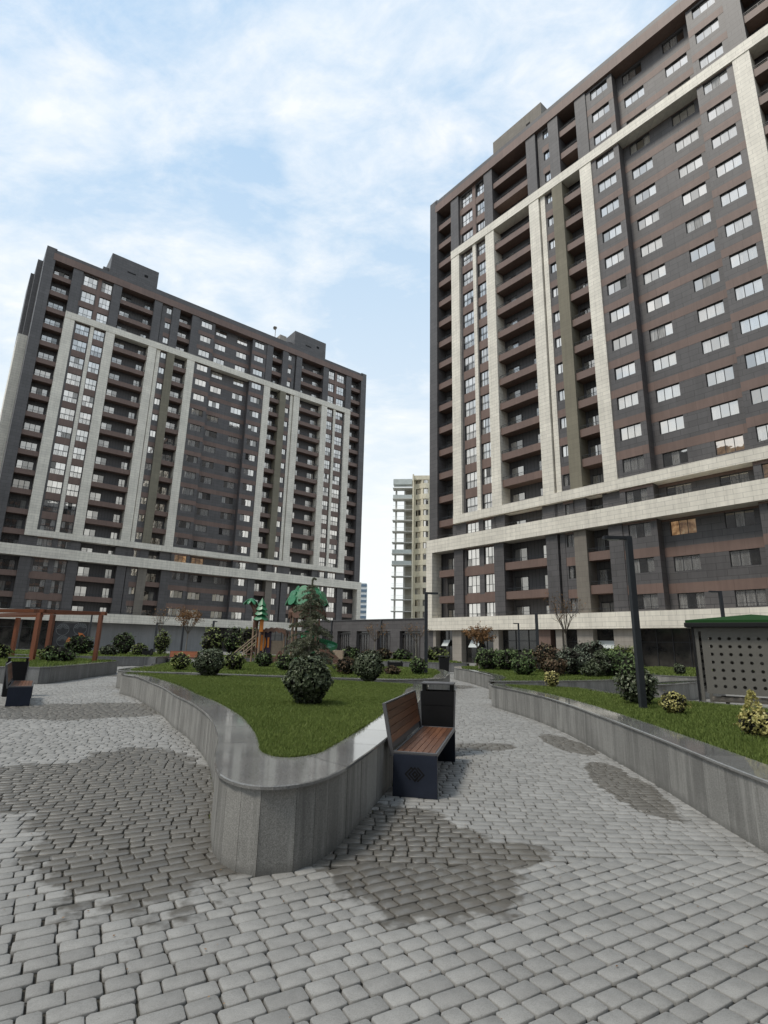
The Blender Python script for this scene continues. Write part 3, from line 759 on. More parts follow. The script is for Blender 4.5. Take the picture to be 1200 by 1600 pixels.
# bare trees -------------------------------------------------------------
def bare_tree(x,y,z,H,r,label,leaf=False,seed=1,broad=1.,grp='young bare trees'):
    t=empty('young_tree',(x,y,z)); tag(t,label,'tree',grp); rs=random.Random(seed)
    mb=MB(); h0=H*.58; mb.tube([(0,0,-.1),(rs.uniform(-.03,.03),0,h0*.5),(rs.uniform(-.04,.04),.02,h0)],[r,r*.85,r*.7],8); mb.build('trunk',M_palebark,t)
    br=MB(); tips=[]
    def grow(p,d,l,rr,dep):
        q=p+d*l*.5+Vector((0,0,l*.06)); e=p+d*l+Vector((0,0,l*.2)); br.tube([p,q,e],[rr,rr*.8,rr*.55],5,cap=False)
        tips.append(e)
        if dep:
            for k in range(3): 
                nd=(d+Vector((rs.gauss(0,.45),rs.gauss(0,.45),rs.gauss(.1,.3)))).normalized(); grow(e if k<2 else q,nd,l*rs.uniform(.55,.8),rr*.55,dep-1)
    for k in range(7):
        a=k/7*6.28+rs.random()*.5; d=Vector((math.cos(a)*.6*broad,math.sin(a)*.6*broad,.75)).normalized(); grow(Vector((0,0,h0-rs.random()*.15)),d,(H-h0)*.5,r*.4,3)
    br.build('branches',M_bark,t)
    V=[];T=[]
    nl=5 if leaf else 1
    for e in tips:
        for k in range(nl):
            if not leaf and rs.random()<.5: continue
            p=e+Vector((rs.gauss(0,.06),rs.gauss(0,.06),rs.gauss(0,.06))); a=Vector((rs.gauss(0,1),rs.gauss(0,1),rs.gauss(0,1))).normalized()*.055; b=a.cross(Vector((rs.gauss(0,1),rs.gauss(0,1),1))).normalized()*.03
            V+=[p-a,p+b,p+a,p-b]; T.append(rs.random())
    me=npmesh('crown',np.array([tuple(v) for v in V]),np.arange(len(V)),4,[M_orleaf],T); link('crown',me,t)
bare_tree(-14.3,41.,.5,3.0,.05,'young tree with a few orange leaves, left of the playground',True,3,.9)
bare_tree(-.45,42.5,.5,2.7,.05,'bare umbrella-topped young tree in front of the link building, left one',False,4,1.5)
bare_tree(2.65,42.,.5,2.7,.05,'bare umbrella-topped young tree just left of the tall lamp post',False,5,1.5)
bare_tree(5.0,28.3,.5,1.95,.06,'pale twiggy young tree at the left end of the right-hand shrub row',True,6,1.)
bare_tree(10.35,31.,.4,3.75,.075,'tall bare young tree rising in front of the beige band',False,7,.7)
bare_tree(-17.2,43.,.4,3.3,.04,'thin bare sapling beside the thin lamp before the grey wall',False,8,.5)

# lamps --------------------------------------------------------------------
def lamp(x,y,z,H,w_,arm,label,rz=0.,grp='street lamps with a flat arm head'):
    t=empty('street_lamp',(x,y,z),rz); tag(t,label,'street lamp',grp)
    mb=MB(); mb.box((-w_/2,-w_/2,0),(w_/2,w_/2,H-.0)); mb.build('pole',M_metal,t,bevel=.006)
    mb=MB(); s=1 if arm>0 else -1
    mb.box((s*w_/2+(0 if s>0 else arm+w_/2*0),-w_*.45,H-w_*.62),(s*w_/2+arm if s>0 else -w_/2,w_*.45,H-.004)) if s>0 else mb.box((-w_/2+arm,-w_*.45,H-w_*.62),(-w_/2,w_*.45,H-.004))
    mb.build('arm',M_metal,t,bevel=.004)
    mb=MB(); x0,x1=sorted((s*(abs(arm)*.45),s*(abs(arm)*.92))); mb.box((x0,-w_*.33,H-w_*.62-.014),(x1,w_*.33,H-w_*.62-.001)); mb.build('lamp_head',m_lamp,t)
    mb=MB(); mb.box((-w_*.75,-w_*.75,-.03),(w_*.75,w_*.75,.015)); mb.build('base_plate',M_metal,t)
m_lamp=m_plain('frosted lamp lens',(.35,.36,.36),.4,.05)
lamp(4.86,10.5,.56,3.27,.112,-.44,'nearest thick square lamp post on the right lawn, arm pointing left')
lamp(1.82,22.4,.56,3.25,.13,.42,'tall square lamp post behind the bench, arm pointing right')
lamp(8.3,29.4,.4,3.1,.16,.6,'thick lamp post in front of the beige band, between the two shrub groups',R(75))
lamp(11.2,45.,0,3.7,.12,-.36,'slim distant lamp with a small arm, left of the thick post before the beige band')
lamp(17.6,28.2,.3,4.5,.14,-.5,'lamp post showing above the green-roofed shelter')
lamp(-20.5,50.5,0,3.25,.15,.5,'dark lamp post in front of the left end of the grey wall')
lamp(-17.9,50.,0,3.3,.13,.5,'second lamp post along the grey wall, behind the orange bench',R(60))
lamp(-15.2,50.,0,3.5,.15,.5,'third lamp post along the grey wall, right of the orange bench',R(80))
lamp(-15.2,60.,0,3.2,.12,-.5,'small distant lamp between the grey wall and the playground')
lamp(-30.5,58.,0,4.2,.13,.5,'thin lamp post seen through the pergola')

# benches -------------------------------------------------------------------
def bench(name,x,y,rz,label,length=2.15,mat=None,endmat=None,grp='slatted park benches',logo=True,back=1):
    """local y runs along the bench, local -x side is the backrest"""
    t=empty(name,(x,y,0.012),rz); tag(t,label,'bench',grp); mat=mat or M_bench; endmat=endmat or M_navy; D=.49; HS=.46
    for k,yy in enumerate((0,length-.05)):
        mb=MB(); mb.box((0,yy,0),(D,yy+.05,HS-.028)); o=mb.build('end_panel',endmat,t,bevel=.004)
        if k==0 and logo:
            g=MB()    # emblem of interlocking angular bands cut into the panel
            def bar(p,q,w_=.0078):
                p=Vector(p);q=Vector(q);d=(q-p).normalized();n=Vector((-d.y,d.x))*w_; p=p-d*w_; q=q+d*w_
                g.face([(a.x,-.0025,a.y) for a in (p-n,q-n,q+n,p+n)])
            cx,cz,s=.24,.235,.066
            def T(i,j): return (cx+(i)*s*.5,cz+(j)*s*.5)
            for seg in (((-3.,0),(-1.,2.)),((-3.,0),(-1.4,-1.6)),((-1.8,0),(0.2,2.)),((-1.8,0),(.2,-2.)),((.2,-2.),(1.,-1.2)),((3.2,0),(1.2,2.)),((3.2,0),(1.2,-2.)),((2.,0),(0.9,1.1)),((2.,0),(.4,-1.6)),((-.6,0),(.2,.8)),((-.6,0),(.2,-.8)),((.2,.8),(1.,0)),((.2,-.8),(1.,0)),((-1.,2.),(-.6,1.6)),((.2,2.),(.9,1.3))):
                bar(T(*seg[0]),T(*seg[1]))
            g.build('emblem',M_hole,o)
    fr=MB(); z0,z1=HS-.026,HS; fr.box((0,0,z0),(D,.03,z1)); fr.box((0,length-.03,z0),(D,length,z1)); fr.box((D-.025,.031,z0-.02),(D,length-.031,z1-.001)); fr.box((0,.031,z0),(.025,length-.031,z1-.001))
    fr.build('seat_frame',M_greyst,t,bevel=.003)
    se=MB(); n=6; wv=(D-.054)/n
    for k in range(n):
        xa=.027+k*wv; 
        for (ya,yb) in ((.034,length*.5-.002),(length*.5+.002,length-.034)):
            se.box((xa+.003,ya,HS-.024),(xa+wv-.003,yb,HS-.003))
    se.build('seat',mat,t,bevel=.002)
    ang=R(11)
    Mx=Matrix.Translation((-.012,0,HS-.05))@Matrix.Rotation(-ang,4,'Y')
    bk=MB(); bk.box((-.022,0,0),(.018,.035,.56),M=Mx); bk.box((-.022,length-.029,0),(.018,length,.56),M=Mx); bk.box((-.022,.036,.545),(.018,length-.036,.56),M=Mx); bk.box((-.022,.036,.05),(-.012,length-.036,.54),M=Mx)
    bk.build('back_frame',M_greyst,t,bevel=.002)
    bs=MB()
    for k in range(5):
        zb=.125+k*.084; bs.box((-.008,.038,zb),(.014,length-.038,zb+.079),M=Mx)
    bs.build('backrest',mat,t,bevel=.002)
    return t
bench('park_bench',.165,6.48,R(-13),'slatted wooden bench with navy end panel and emblem against the foreground planter',2.1)
bench('park_bench',-8.86,13.55,R(31),'dark bench seen end-on at the left edge beside a litter bin',2.1,logo=False)
t=bench('park_bench',-14.95,38.6,R(100-180+0),'bright orange slatted bench far away, left of the round bush',2.0,M_benchor,M_black,logo=False)
t.rotation_euler=(0,0,R(-82)); t.location=(-14.7,38.9,.01)
def picnic(x,y,rz,label):
    t=empty('park_bench',(x,y,0),rz); tag(t,label,'bench','slatted park benches')
def bin_(x,y,rz,label,w_=.5,H=.93,wide=1.):
    t=empty('litter_bin',(x,y,.01),rz); tag(t,label,'litter bin','black litter bins with a roof plate')
    mb=MB(); a=w_*.5*wide; b=.2; s=.88
    lo=[(-a*s,-b*s),(a*s,-b*s),(a*s,b*s),(-a*s,b*s)]; hi=[(-a,-b),(a,-b),(a,b),(-a,b)]
    for k in range(4):
        k2=(k+1)%4; mb.face([(lo[k][0],lo[k][1],0),(lo[k2][0],lo[k2][1],0),(hi[k2][0],hi[k2][1],H),(hi[k][0],hi[k][1],H)])
        i1=[(p[0]*.94,p[1]*.9) for p in hi]; mb.face([(hi[k][0],hi[k][1],H),(hi[k2][0],hi[k2][1],H),(i1[k2][0],i1[k2][1],H),(i1[k][0],i1[k][1],H)])
        mb.face([(i1[k][0],i1[k][1],H),(i1[k2][0],i1[k2][1],H),(i1[k2][0],i1[k2][1],H-.2),(i1[k][0],i1[k][1],H-.2)])
    mb.face([(p[0],p[1],H-.2) for p in hi][::1]); mb.build('body',M_black,t)
    for sx in (-1,1): mb=MB(); mb.box((sx*a*.82-.03,-b*.7,H-.1),(sx*a*.82+.03,b*.7,H+.1)); mb.build('post',M_black,t)
    mb=MB(); mb.box((-a*.98,-b*.98,H+.101),(a*.98,b*.98,H+.125)); mb.build('roof',M_greyst,t,bevel=.004)
    for s_ in (-1,1): mb=MB(); mb.tube([(s_*a*.9,-b*.92,0.02),(s_*a*1.03,-b,H)],.012,6); mb.build('edge_trim',M_greyst,t)
    return t
bin_(.93,8.98,R(-10),'black litter bin with roof plate at the far end of the emblem bench',.52,.93)
bin_(-10.28,15.95,R(31),'black tapered litter bin behind the bench at the left edge',.52,.93)
bin_(-15.95,38.3,0,'black litter bin beside the orange bench',.58,.95)
bin_(4.1,36.2,0,'black litter bin standing alone at the end of the path',.66,.95)
bin_(.98,37.6,R(3),'wide dark bin with a roof plate in front of the far planter wall',.95,.55,1.1)

# pergola --------------------------------------------------------------------
def pergola():
    t=empty('pergola',(-16,28,.55)); tag(t,'red-brown timber pergola with post and beam frame on the left planter','pergola')
    base=Vector((-16,28,.55))
    def L(p): return Vector(p)-base
    posts=[(-13.6,26.7,.17),(-16.35,27.4,.2),(-15.9,25.6,.2),(-21.4,32.5,.2),(-24.5,33.4,.2),(-19.5,31.4,.16),(-23.4,27.8,.2)]
    H=2.36
    for x,y,w_ in posts:
        mb=MB(); p=L((x,y,.55)); mb.box((p.x-w_/2,p.y-w_/2,-.05),(p.x+w_/2,p.y+w_/2,H-.16)); mb.build('post',M_pergwood,t,bevel=.01)
    def beam(a,b,z,w_=.12,h=.16):
        a=L(a+(0,));b=L(b+(0,)); d=(b-a); ln=d.length; an=math.atan2(d.y,d.x)
        Mx=Matrix.Translation((a.x,a.y,z))@Matrix.Rotation(an,4,'Z'); mb=MB(); mb.box((-.25,-w_/2,0),(ln+.25,w_/2,h),M=Mx); mb.build('beam',M_pergwood2,t,bevel=.006)
    beam((-13.6,26.7),(-15.9,25.6),H-.155); beam((-15.9,25.6),(-23.4,27.8),H-.152); beam((-13.6,26.7),(-16.35,27.4),H-.15)
    beam((-16.35,27.4),(-24.5,33.4),H-.145); beam((-19.5,31.4),(-24.5,33.4),H-.14)
M_pergwood2=m_wood('red brown beam timber',(.11,.035,.016),(.21,.07,.03),0,.5)
pergola()

# shelter with perforated panels ------------------------------------------------
def shelter():
    o=Vector((8.62,15.2,0)); e1=Vector((.823,-.568,0)); t=empty('shelter',o,math.atan2(e1.y,e1.x))
    tag(t,'square shelter with green roof and grey perforated side panels on the right','shelter')
    Wd=2.7; Dp=2.7; mt=m_plain('grey brown powder coat',(.135,.13,.115),.5,.06,3); gr=m_leaf('artificial turf roof',(.012,.042,.014),(.022,.072,.022),.8,.1,None,0)
    for (x,y) in ((0,0),(Wd-.1,0),(0,Dp-.1),(Wd-.1,Dp-.1)):
        mb=MB(); mb.box((x,y,0),(x+.1,y+.1,2.3)); mb.build('post',mt,t,bevel=.006)
    mb=MB(); mb.box((-.05,-.05,0),(-.004,.02,2.3)); mb.build('corner_trim',M_black,t)
    # perforated front panel: real holes
    def panel(M_,name='perforated_panel'):
        p=MB(); x0,x1,z0,z1=.16,Wd-.16,.58,2.2; cols=10; rows=7; mx,mz=.1,.09
        cw=(x1-x0-2*mx)/cols; ch=(z1-z0-2*mz)/rows; r_=.043
        p.box((x0,.03,z0),(x1,.045,z0+mz),M=M_); p.box((x0,.03,z1-mz),(x1,.045,z1),M=M_); p.box((x0,.03,z0+mz),(x0+mx,.045,z1-mz),M=M_); p.box((x1-mx,.03,z0+mz),(x1,.045,z1-mz),M=M_)
        for i in range(cols):
            for j in range(rows):
                cx=x0+mx+(i+.5)*cw; cz=z0+mz+(j+.5)*ch; N=12
                ring=[(cx+r_*math.cos(2*PI*k/N),cz+r_*math.sin(2*PI*k/N)) for k in range(N)]
                def bd(a): 
                    c_,s_=math.cos(a),math.sin(a); f=min((cw/2)/max(abs(c_),1e-6),(ch/2)/max(abs(s_),1e-6)); return (cx+c_*f,cz+s_*f)
                cor=[math.atan2(sz*ch/2,sx*cw/2) for sx,sz in ((1,1),(-1,1),(-1,-1),(1,-1))]
                for k in range(N):
                    a0=2*PI*k/N; a1=2*PI*(k+1)/N; b0=bd(a0); b1=bd(a1); pts=[ring[k],b0]
                    for ca_ in cor:
                        cc=ca_%(2*PI)
                        if a0+1e-6<cc<a1-1e-6: pts.append((cx+(cw/2 if math.cos(cc)>0 else -cw/2),cz+(ch/2 if math.sin(cc)>0 else -ch/2)))
                    pts+=[b1,ring[(k+1)%N]]
                    p.face([M_@Vector((q[0],.03,q[1])) for q in pts],0,.5)
                    p.face([M_@Vector((ring[k][0],.03,ring[k][1])),M_@Vector((ring[(k+1)%N][0],.03,ring[(k+1)%N][1])),M_@Vector((ring[(k+1)%N][0],.045,ring[(k+1)%N][1])),M_@Vector((ring[k][0],.045,ring[k][1]))],1,.5)
        p.build(name,[mt,M_black],t)
    panel(Matrix.Identity(4)); panel(Matrix.Translation((0.03,Dp,0))@Matrix.Rotation(R(-90),4,'Z')); 
    panel(Matrix.Translation((0,Dp-.09,0)))
    mb=MB(); mb.box((.1,.02,2.2),(Wd-.1,.08,2.3)); mb.box((0.02,.1,2.2),(.08,Dp-.1,2.3)); mb.box((.1,Dp-.08,2.2),(Wd-.1,Dp-.02,2.3)); mb.build('top_rail',mt,t)
    mb=MB(); mb.box((-.2,-.2,2.305),(Wd+.2,Dp+.2,2.42)); mb.build('fascia',M_black,t,bevel=.01)
    mb=MB(); c=(Wd/2,Dp/2,2.72); q=[(-.17,-.17),(Wd+.17,-.17),(Wd+.17,Dp+.17),(-.17,Dp+.17)]
    for k in range(4):
        a=q[k];b=q[(k+1)%4]; mb.face([(a[0],a[1],2.422),(b[0],b[1],2.422),(b[0],b[1],2.49),(a[0],a[1],2.49)]); mb.face([(a[0],a[1],2.49),(b[0],b[1],2.49),c])
    mb.build('roof',gr,t)
    mb=MB(); mb.tube([(.25,.35,.42),(Wd*.5,.2,.45),(Wd-.25,.35,.42)],.07,10); mb.build('rail_seat',m_plain('pale rail',(.3,.27,.23),.5),t)
    mb=MB(); mb.box((.4,.9,.42),(Wd-.4,1.35,.46)); 
    for x in (.5,Wd-.6): mb.box((x,.95,0),(x+.08,1.3,.42))
    mb.build('bench_seat',M_black,t)
shelter()

# playground -----------------------------------------------------------------
def playground():
    t=empty('play_tower',(-6.3,37,0)); tag(t,'playground tower with green leafy dome, brown skirt, green slide and steps','playground')
    o=Vector((-6.3,37,0)); tan=m_plain('tan posts',(.27,.19,.13),.6); br=m_plain('brown plastic bark',(.12,.062,.04),.6,.3,6); gr=m_plain('green plastic leaves',(.035,.19,.085),.35,.25,5); org=m_plain('orange plastic',(.7,.22,.02),.4,.1); pur=m_plain('dark purple panel',(.03,.015,.045),.5); tn=m_plain('cream panel',(.35,.27,.19),.6)
    def L(x,y,z): return Vector((x,y,z))-o
    # dome tower
    cx,cy=-5.1,37.4
    for a in (45,135,225,315):
        mb=MB(); p=L(cx+1.1*math.cos(R(a)),cy+1.1*math.sin(R(a)),0); mb.tube([(p.x,p.y,0),(p.x,p.y,4.0)],.08,8); mb.build('post',tan,t)
    def dome(z0,z1,r0,rt_,mat,name,wob,scal,seed):
        mb=MB(); N=40; K=7; rs=random.Random(seed); V=[]
        for k in range(K+1):
            f=k/K; rr=r0+(rt_-r0)*math.sin(f*PI/2)**2 if name=='brown_skirt' else r0*math.cos(f*PI/2*.97); zz_=z0+(z1-z0)*(f if name=='brown_skirt' else math.sin(f*PI/2))
            row=[]
            for j in range(N):
                a=2*PI*j/N; w_=1+wob*math.sin(a*scal+k*1.3)+rs.uniform(-.02,.02); zc=zz_-(abs(math.sin(a*4))*.28 if k==0 else 0)
                p=L(cx+rr*w_*math.cos(a),cy+rr*w_*math.sin(a),zc); row.append(tuple(p))
            V.append(row)
        for k in range(K):
            for j in range(N): mb.face([V[k][j],V[k][(j+1)%N],V[k+1][(j+1)%N],V[k+1][j]],0,.5)
        return mb.build(name,mat,t)
    dome(3.55,4.55,1.28,.9,br,'brown_skirt',.05,5,1)
    dome(4.42,5.42,1.32,0,gr,'green_dome',.03,8,2)
    mb=MB(); rs=random.Random(4)      # overlapping leaf lobes on the dome
    for ring,(zc,rr,n) in enumerate(((4.45,1.34,11),(4.85,1.15,9),(5.18,.8,7))):
        for k in range(n):
            a=2*PI*(k+.5*ring)/n; d=Vector((math.cos(a),math.sin(a),0)); s_=Vector((-d.y,d.x,0)); c_=L(cx,cy,zc)+d*rr
            pts=[c_+s_*.36*math.cos(b)*1+(Vector((0,0,-1))*.9+d*.35).normalized()*.34*math.sin(b)+d*.05 for b in [2*PI*i/9 for i in range(9)]]
            mb.face(pts); mb.face([p-d*.05 for p in pts][::-1])
            for i in range(9): mb.face([pts[i],pts[(i+1)%9],pts[(i+1)%9]-d*.05,pts[i]-d*.05])
    mb.build('leaf_lobes',gr,t)
    mb=MB(); p=L(cx,cy,1.5); mb.box((p.x-1.,p.y-1.,p.z),(p.x+1.,p.y+1.,p.z+.1)); p=L(cx,cy,2.75); mb.box((p.x-1.,p.y-1.,p.z),(p.x+1.,p.y+1.,p.z+.08)); mb.build('platform',br,t)
    mb=MB()
    for zz_ in (1.65,2.9):
        for k in range(9):
            p=L(cx-.95+k*.24,cy-1.,zz_); mb.box((p.x,p.y,p.z),(p.x+.05,p.y+.04,p.z+.75))
    mb.build('railing',br,t)
    # slides
    def slide(pts,w_,name):
        mb=MB(); prof=[(-w_,.28),(-w_*.95,.1),(-w_*.5,0),(w_*.5,0),(w_*.95,.1),(w_,.28)]; rows=[]
        P=[L(*p) for p in pts]
        for k,p in enumerate(P):
            d=(P[min(k+1,len(P)-1)]-P[max(0,k-1)]); d.z=0; d.normalize(); s_=Vector((-d.y,d.x,0)); rows.append([tuple(p+s_*a+Vector((0,0,b))) for a,b in prof])
        for k in range(len(rows)-1):
            for j in range(5):
                mb.face([rows[k][j],rows[k][j+1],rows[k+1][j+1],rows[k+1][j]],0,.5); mb.face([tuple(Vector(q)-Vector((0,0,.03))) for q in (rows[k][j],rows[k+1][j],rows[k+1][j+1],rows[k][j+1])],0,.5)
        mb.build(name,gr,t)
    def spiral(c,r_,a0,a1,z0,z1,n=14): return [(c[0]+r_*math.cos(R(a0+(a1-a0)*k/n)),c[1]+r_*math.sin(R(a0+(a1-a0)*k/n)),z0+(z1-z0)*k/n) for k in range(n+1)]
    slide(spiral((-4.05,36.9),.85,150,-95,2.0,.95)+[(-4.7,35.9,.7),(-5.5,35.7,.45)],.33,'slide')
    slide([(-4.2,37.2,2.55),(-4.6,36.7,2.35),(-5.1,36.2,2.0)],.25,'upper_slide')
    # low cabin with brown thatch roof
    mb=MB(); p=L(-7.1,37.2,0)
    for dx in (-.65,.7):
        for dy in (-.5,.6): mb.tube([(p.x+dx,p.y+dy,0),(p.x+dx,p.y+dy,2.4)],.05,8)
    mb.build('cabin_post',tan,t)
    mb=MB(); N=14; rows=[]
    for k in range(N+1):
        a=PI*k/N; rows.append((p.x-.85*math.cos(a),p.z+2.25+.42*math.sin(a)**.6-.12*(k%2)))
    for k in range(N):
        (xa,za),(xb,zb)=rows[k],rows[k+1]; mb.face([(xa,p.y-.7,za),(xb,p.y-.7,zb),(xb,p.y+.8,zb),(xa,p.y+.8,za)]); mb.face([(xa,p.y-.7,za-.25),(xb,p.y-.7,zb-.25),(xb,p.y-.7,zb),(xa,p.y-.7,za)])
    mb.build('cabin_roof',br,t)
    mb=MB(); mb.box((p.x-.6,p.y-.2,.9),(p.x+.65,p.y-.1,1.8)); mb.build('cabin_panel',tn,t)
    # panel with an orange flower disc
    mb=MB(); q=L(-7.8,36.9,0); mb.box((q.x-.5,q.y,.85),(q.x+.5,q.y+.06,2.4)); mb.build('dark_panel',pur,t)
    mb=MB(); c_=L(-7.95,36.85,1.65); pts=[(c_.x+.33*math.cos(2*PI*k/18),c_.y,c_.z+.52*math.sin(2*PI*k/18)) for k in range(18)]; mb.face(pts); mb.face([(a,b+.03,c) for a,b,c in pts][::-1])
    mb.box((c_.x+.42,c_.y-.02,1.35),(c_.x+.54,c_.y+.03,2.0)); mb.build('orange_disc',org,t)
    # steps with handrails
    mb=MB()
    for k in range(7):
        f=k/7; s_=L(-9.6+1.5*f,36.9,.1+1.35*f); mb.box((s_.x,s_.y-.4,s_.z),(s_.x+.26,s_.y+.4,s_.z+.06))
    mb.build('stair',br,t)
    mb=MB()
    for dy in (-.45,.45):
        for dz in (.35,.8):
            a=L(-9.75,36.9+dy,.0+dz); b=L(-8.15,36.9+dy,1.4+dz); mb.tube([a,b],.03,6)
        for f in (0,.5,1): a=L(-9.7+1.5*f,36.9+dy,0+1.35*f); mb.tube([a,a+Vector((0,0,.85))],.025,6)
    mb.build('handrail',tn,t)
    # climbing frame legs and little ramp
    mb=MB(); a=L(-6.6,36.2,0)
    for x0,x1 in ((-.55,.05),(.65,.05)): mb.tube([(a.x+x0,a.y,0),(a.x+x1,a.y,1.15)],.07,6)
    mb.box((a.x-.5,a.y-.1,.15),(a.x+.3,a.y+.5,.75)); mb.build('climbing_frame',br,t)
    mb=MB(); a=L(-7.35,36.1,0); mb.box((a.x-.3,a.y,.1),(a.x+.35,a.y+.3,.65)); mb.build('green_step',m_plain('pale green plastic',(.12,.22,.14),.5),t)
    # palm shaped post
    mb=MB(); b=L(-8.35,36.6,0); mb.tube([(b.x-.12,b.y,0),(b.x-.1,b.y,3.0)],.07,8); mb.tube([(b.x+.12,b.y+.1,0),(b.x+.1,b.y+.1,3.0)],.06,8); mb.build('palm_post',tan,t)
    mb=MB(); mb.tube([(b.x,b.y,2.6),(b.x+.05,b.y,3.3),(b.x-.1,b.y,3.8),(b.x-.45,b.y,4.3)],[.16,.2,.17,.1],8); mb.tube([(b.x+.05,b.y,3.2),(b.x+.1,b.y,3.6),(b.x-.1,b.y,4.3)],[.1,.1,.06],8); mb.tube([(b.x+.35,b.y,2.9),(b.x+.1,b.y,3.6)],[.05,.05],6); mb.build('palm_trunk',br,t)
    mb=MB(); c_=Vector((b.x-.4,b.y,4.42)); 
    for k in range(7):
        a=2*PI*k/7; d=Vector((math.cos(a),math.sin(a)*.8,0)); s_=Vector((-d.y,d.x,0)); rows=[]
        for f in (0,.4,.75,1): rows.append([c_+d*.52*f+s_*w_*(.2*math.sin(f*PI*.8+.3))+Vector((0,0,.12-.38*f*f-abs(w_)*.05)) for w_ in (-1,0,1)])
        for i in range(3):
            for j in range(2): mb.face([rows[i][j],rows[i][j+1],rows[i+1][j+1],rows[i+1][j]]); mb.face([q+Vector((0,0,-.03)) for q in (rows[i][j],rows[i+1][j],rows[i+1][j+1],rows[i][j+1])])
    mb.build('palm_leaves',gr,t)
    # fir shaped post
    mb=MB(); b=L(-7.95,36.3,0); mb.tube([(b.x,b.y,0),(b.x,b.y,3.1)],.08,8); mb.build('fir_post',tan,t)
    mb=MB(); mb.box((b.x-.02,b.y-.1,2.35),(b.x+.2,b.y+.02,3.15)); mb.build('orange_sleeve',org,t)
    mb=MB(); N=20
    for i,(z0,r_) in enumerate(((3.15,.5),(3.48,.45),(3.8,.38),(4.08,.28))):
        ap=(b.x,b.y,z0+.55 if i<3 else z0+.48); prev=None
        for j in range(N):
            a0=2*PI*j/N; a1=2*PI*(j+1)/N; z_0=z0-.09*abs(math.sin(a0*2.5)); z_1=z0-.09*abs(math.sin(a1*2.5))
            mb.face([(b.x+r_*math.cos(a0),b.y+r_*math.sin(a0),z_0),(b.x+r_*math.cos(a1),b.y+r_*math.sin(a1),z_1),ap]); mb.face([(b.x+r_*math.cos(a1),b.y+r_*math.sin(a1),z_1),(b.x+r_*math.cos(a0),b.y+r_*math.sin(a0),z_0),(b.x,b.y,z0+.15)])
    mb.build('fir_top',gr,t)
    # brown play boat right of the slide
    t2=empty('play_hut',(-3.2,33,0)); tag(t2,'low brown wooden play hut right of the conifer with dark open top','playground')
    mb=MB(); mb.face([(-.9,0,.2),(-.1,0,.2),(-.25,0,1.35),(-.6,0,1.4)]); mb.face([(-.9,1.,.2),(-.6,1.,1.4),(-.25,1.,1.35),(-.1,1.,.2)]); mb.face([(-.9,0,.2),(-.6,0,1.4),(-.6,1,1.4),(-.9,1,.2)]); mb.face([(-.1,0,.2),(-.1,1,.2),(-.25,1,1.35),(-.25,0,1.35)]); mb.box((.35,0,.2),(.95,1.,1.3)); mb.build('side',tn,t2)
    mb=MB(); mb.face([(-.5,-.03,1.4),(.1,-.03,1.4),(.75,-.03,.85),(-.1,-.03,.85)]); mb.box((-1.,-.05,.6),(1.,.0-.031,.78)); mb.build('cover',br,t2)
playground()

